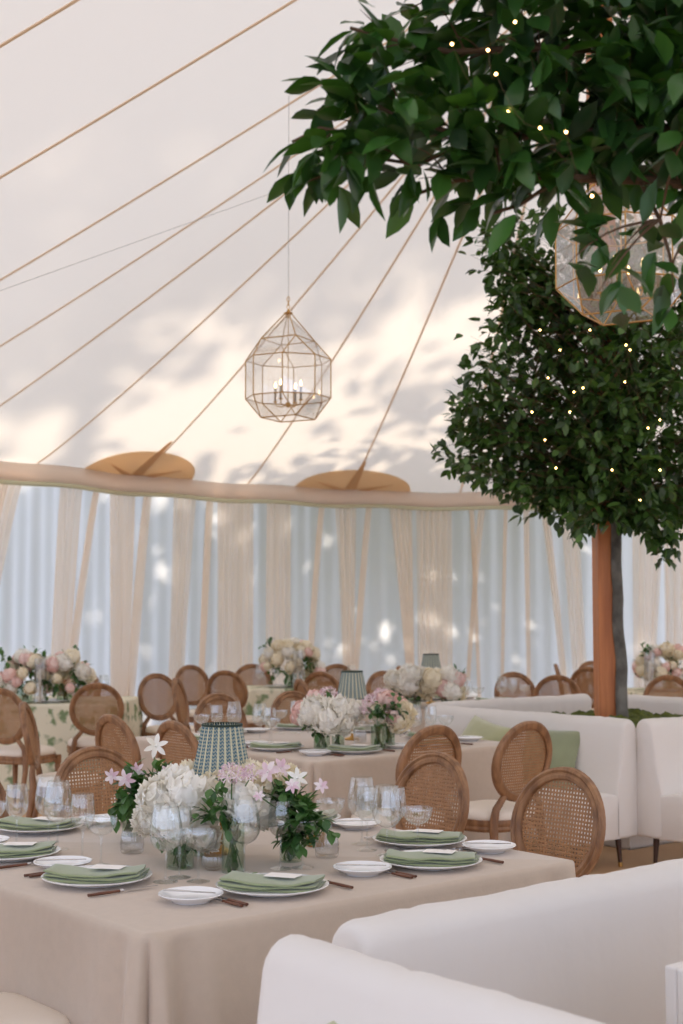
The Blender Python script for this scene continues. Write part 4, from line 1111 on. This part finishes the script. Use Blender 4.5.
# ------------------------------------------------------------------ overhanging tree of the near planter
pn = T1(*PN); near = empty('potted_tree', (pn.x, pn.y, .80), 0, 'broad-leaved tree whose dark glossy branches hang into the top corner', 'tree')
loc2 = Vector(near.location)
trunk(near, [(0,0,0),(.02,.01,.6),(0,.02,1.2),(.02,0,1.7),(-.05,.02,2.2)], .065, .045, 9)
LIMB = [[(880,190,3.1),(760,90,3.05),(640,50,2.95),(540,48,2.9),(450,52,2.86),(395,40,2.85),(350,28,2.84)],
 [(880,190,3.1),(740,130,3.0),(620,130,2.9),(540,135,2.88),(470,138,2.86),(410,120,2.85),(350,100,2.84),(318,112,2.83)],
 [(470,138,2.86),(420,165,2.85),(375,158,2.84),(330,172,2.83),(306,182,2.83)],
 [(410,120,2.85),(360,135,2.84),(320,128,2.83),(292,142,2.83)],
 [(880,200,3.1),(740,190,2.95),(640,180,2.88),(560,178,2.85),(500,175,2.84),(450,182,2.84),(412,196,2.83)],
 [(640,180,2.88),(660,220,2.82),(672,265,2.8)],[(560,178,2.85),(520,205,2.83),(490,214,2.83)],
 [(880,190,3.1),(780,-40,3.0),(640,-60,2.9),(480,-20,2.86),(400,-10,2.85)],
 [(880,190,3.1),(960,20,3.2),(1020,-180,3.3)],[(880,190,3.1),(840,-100,2.7),(760,-240,2.5)],[(880,190,3.1),(860,60,3.5),(700,-60,3.8)],[(880,190,3.1),(1000,140,3.0),(1120,100,2.9)]]
LS = []; random.seed(21)
for L_ in LIMB:
    w3 = [imd(*q)-loc2 for q in L_]
    lm = MB(); lm.tube(w3, [max(.004, .015-.0022*i) if len(L_) > 5 else .005-.0007*i for i in range(len(w3))], 7, False); lm.build('branch', M['twig'], near)
    for a_, b_ in zip(w3, w3[1:]):
        n_ = max(2, int((b_-a_).length/.03)); LS += [a_.lerp(b_, k/n_) for k in range(n_+1)]
LS2 = LS
def nbase(t):
    tr_ = imd(880,190,3.1)-loc2; best = min(LS2, key=lambda p: (p-t).length+ .9*max(0, .10-((p-tr_).length-(t-tr_).length)*-1))
    return best
T_ = []
for L_, n, sp in ((LIMB[0],16,24),(LIMB[1],15,18),(LIMB[2],8,12),(LIMB[3],6,12),(LIMB[4],12,16),(LIMB[5],4,12),(LIMB[6],4,10),(LIMB[7],26,40)):
    for k in range(n):
        x = (k+random.random()*.8)/n*(len(L_)-1); i = min(int(x), len(L_)-2); f_ = x-i
        q = [L_[i][c_]*(1-f_)+L_[i+1][c_]*f_ for c_ in range(3)]
        px, py = q[0]+random.uniform(-sp,sp)+34, q[1]+random.uniform(-sp,sp)-26
        if 540 < px < 690 and py > 172: continue
        if px < (322 if 90 < py < 200 else 348): continue
        T_.append(imd(px, py, q[2]+random.uniform(-.16,.16))-loc2)
for px, py in ((324,140),(338,170),(350,160),(346,100),(362,60),(360,8),(418,178),(392,160),(480,188),(440,172),(496,190),(545,170),(672,250)): T_.append(imd(px, py, 2.83)-loc2)
for k in range(120):
    px, py = random.uniform(505,700), random.uniform(-20,165)
    if random.random() < (px-470)/200: T_.append(imd(px, py, random.uniform(2.7,3.25))-loc2)
for k in range(70): T_.append(imd(random.uniform(690,1120), random.uniform(-260,230), random.uniform(2.4,3.6))-loc2)
for k in range(50): T_.append(imd(random.uniform(400,1000), random.uniform(-300,-30), random.uniform(2.4,3.6))-loc2)
grow(near, nbase, T_, 5, .096, .045, 'leafA', .0028, False, .10, .25)
# sprig hanging in front of the second lantern
T_ = [imd(560, 268, 2.75)-loc2, imd(590, 300, 2.7)-loc2, imd(612, 262, 2.75)-loc2, imd(675, 300, 2.8)-loc2]
b0 = imd(660, 220, 2.8)-loc2
for t_ in T_: grow(near, lambda t: b0, [t_], 5, .085, .036, 'leafA', .004, False, .05, .3)

# ------------------------------------------------------------------ fairy lights
def fairy(root_pts, lab, s):
    r = empty('string_lights', tuple(root_pts[0]), 0, lab, 'string lights', 'fairy lights in the trees'); b = Vector(root_pts[0])
    m = MB(); pts = []
    for i in range(len(root_pts)-1):
        for k in range(6): pts.append(root_pts[i].lerp(root_pts[i+1], k/6)-b+Vector((0,0,-.03*math.sin(PI*k/6))))
    pts.append(root_pts[-1]-b); m.tube(pts, s*.12, 5); m.build('cord', M['wire'], r)
    for p in root_pts: 
        m = MB(); m.ball(p-b, s, 8, 6); m.build('bulb', M['fairy'], r)
fairy([imd(*q) for q in ((592,196,2.62),(566,132,2.6),(540,128,2.62),(496,74,2.62),(488,50,2.62),(515,22,2.62),(452,44,2.65),(490,96,2.66),(508,112,2.7))], 'warm fairy lights wound through the large overhanging leaves', .003)
fairy([imd(*q) for q in ((548,378,9.0),(560,350,8.95),(583,388,8.9),(570,412,8.9),(574,392,8.95),(626,345,8.9),(648,428,8.9),(625,382,8.9),(630,350,8.95),(556,468,9.0),(545,440,9.0),(612,470,8.9),(640,500,9.0),(660,470,9.0),(660,420,8.95),(590,330,8.9),(540,330,9.0),(532,412,9.05))], 'warm fairy lights scattered through the bushy tree by the post', .006)

# ------------------------------------------------------------------ faceted glass lanterns
def make_lantern():
    r = empty('glass_lantern'); R_ = .307; z = {'b':.0,'l':.143,'u':.42,'t':.565,'a':.76}; q = .20
    o8 = [(R_*math.cos(PI/8+i*PI/4), R_*math.sin(PI/8+i*PI/4)) for i in range(8)]
    s4 = [(q*math.cos(i*PI/2), q*math.sin(i*PI/2)) for i in range(4)]
    V = lambda p, k: Vector((p[0], p[1], z[k]))
    def bar(a, b, w_=.0042):
        m = MB(); m.tube([a, b], w_, 4); return m
    E_ = []
    for i in range(8):
        j = (i+1) % 8; E_ += [(V(o8[i],'l'), V(o8[j],'l')), (V(o8[i],'u'), V(o8[j],'u')), (V(o8[i],'l'), V(o8[i],'u'))]
        k = ((i+1)//2) % 4; E_ += [(V(o8[i],'l'), V(s4[k],'b')), (V(o8[i],'u'), V(s4[k],'t'))]
    for i in range(4): j = (i+1) % 4; E_ += [(V(s4[i],'b'), V(s4[j],'b')), (V(s4[i],'t'), V(s4[j],'t')), (V(s4[i],'t'), Vector((.02*math.cos(i*PI/2), .02*math.sin(i*PI/2), z['a'])))]
    m = MB()
    for a, b in E_: m.merge(bar(a, b))
    m.build('frame', M['gold'], r, 0)
    m = MB()
    for i in range(8):
        j = (i+1) % 8; m.add([V(o8[i],'l'), V(o8[j],'l'), V(o8[j],'u'), V(o8[i],'u')], [(0,1,2,3)])
    for i in range(8):
        k = ((i+1)//2) % 4; kn = ((i+2)//2) % 4; j = (i+1) % 8
        for a, b in (('l','b'),('u','t')):
            if k == kn: m.add([V(o8[i],a), V(o8[j],a), V(s4[k],b)], [(0,1,2)])
            else: m.add([V(o8[i],a), V(o8[j],a), V(s4[kn],b), V(s4[k],b)], [(0,1,2,3)])
    for i in range(4):
        j = (i+1) % 4; m.add([V(s4[i],'t'), V(s4[j],'t'), Vector((0,0,z['a']-.01))], [(0,1,2)])
    m.build('pane', M['pane'], r, 0)
    m = MB(); m.lathe([(0,z['a']-.01),(.03,z['a']-.008),(.035,z['a']),(.012,z['a']+.012),(.006,z['a']+.03),(0,z['a']+.03)], 14); cap = m.build('cap', M['brass'], r)
    m = MB()
    for k in range(3):
        c0 = Vector((0,0,z['a']+.045+k*.028)); a = k*PI/2
        m.grid(lambda i, j: c0+Vector((math.cos(a), math.sin(a), 0))*(.010+.003*math.cos(2*PI*j))*math.cos(2*PI*i)+Vector((0,0,1))*(.018+.003*math.cos(2*PI*j))*math.sin(2*PI*i)+Vector((-math.sin(a), math.cos(a), 0))*.003*math.sin(2*PI*j), 16, 6, True, True)
    m.build('chain', M['brass'], r)
    ca = MB(); ca.tube([(0,0,z['a']), (0,0,.10)], .0035, 6); ca.lathe([(0,.075),(.016,.085),(.022,.10),(.014,.115),(0,.12)], 12)
    for i in range(4):
        a = PI/4+i*PI/2; d = Vector((math.cos(a), math.sin(a), 0)); ca.tube([Vector((0,0,.10)), d*.05+Vector((0,0,.085)), d*.095+Vector((0,0,.095)), d*.105+Vector((0,0,.125))], .0035, 6)
        ca.lathe([(0,.122),(.015,.124),(.017,.130),(0,.131)], 10, (d.x*.105, d.y*.105, 0))
    cand = ca.build('candelabra', M['brass'], r)
    for i in range(4):
        a = PI/4+i*PI/2; d = Vector((math.cos(a)*.105, math.sin(a)*.105, 0)); m = MB(); m.lathe([(0,.13),(.0085,.13),(.0085,.225),(0,.226)], 12, d); sl = m.build('candle_sleeve', M['sleeve'], cand)
        m = MB(); m.lathe([(0,.226),(.007,.232),(.0085,.245),(.004,.262),(0,.272)], 10, d); m.build('bulb', M['bulb'], sl)
    return r
lan = Stamp(make_lantern())
def ceil_z(x, y):     # height of the canvas above a point, by search
    best = (9, 5)
    for i in range(0, NE*2):
        e, s = eave(i/2); p = ridge(s); d = p-e; t = max(0, min(1, (Vector((x, y))-e).dot(d)/d.length_squared)); q = e+d*t
        l = (q-Vector((x, y))).length
        if l < best[0]: best = (l, ZE+(ZP-ZE)*t**PW)
    return best[1]
for (px, pyb, D, rz, lab) in ((288, 418.5, 9.9, .30, 'gold-framed glass lantern hanging free on a thin cord before the canvas'), (622, 317, 6.55, .26, 'glass lantern half hidden behind the large leaves near the tree crown')):
    p = imd(px, pyb, D); lan.put(p, rz, lab, 'lantern', 'faceted glass lanterns')
    zt = ceil_z(p.x, p.y); m = MB(); m.tube([(0,0,0),(0,0,zt-(p.z+.86)+.01)], .0028, 6); o = m.build('hanging_cord', M['rope'], None); o.location = (p.x, p.y, p.z+.86)
    tag(o, 'thin cord holding the free-hanging lantern under the canvas' if px < 400 else 'thin cord above the lantern behind the leaves', 'cord', 'lantern cords')
a = ceil_pt(6.5, .18, -.08); b = ceil_pt(14.2, .72, -.3)
a = imd(-20, 298, 9.5); b = imd(420, 140, 9.9)
m = MB(); m.tube([Vector((0,0,0)), b-a], .0022, 5); o = m.build('guy_wire', M['rope'], None); o.location = a; tag(o, 'faint grey wire stretched across under the canvas, crossing the seams', 'wire')
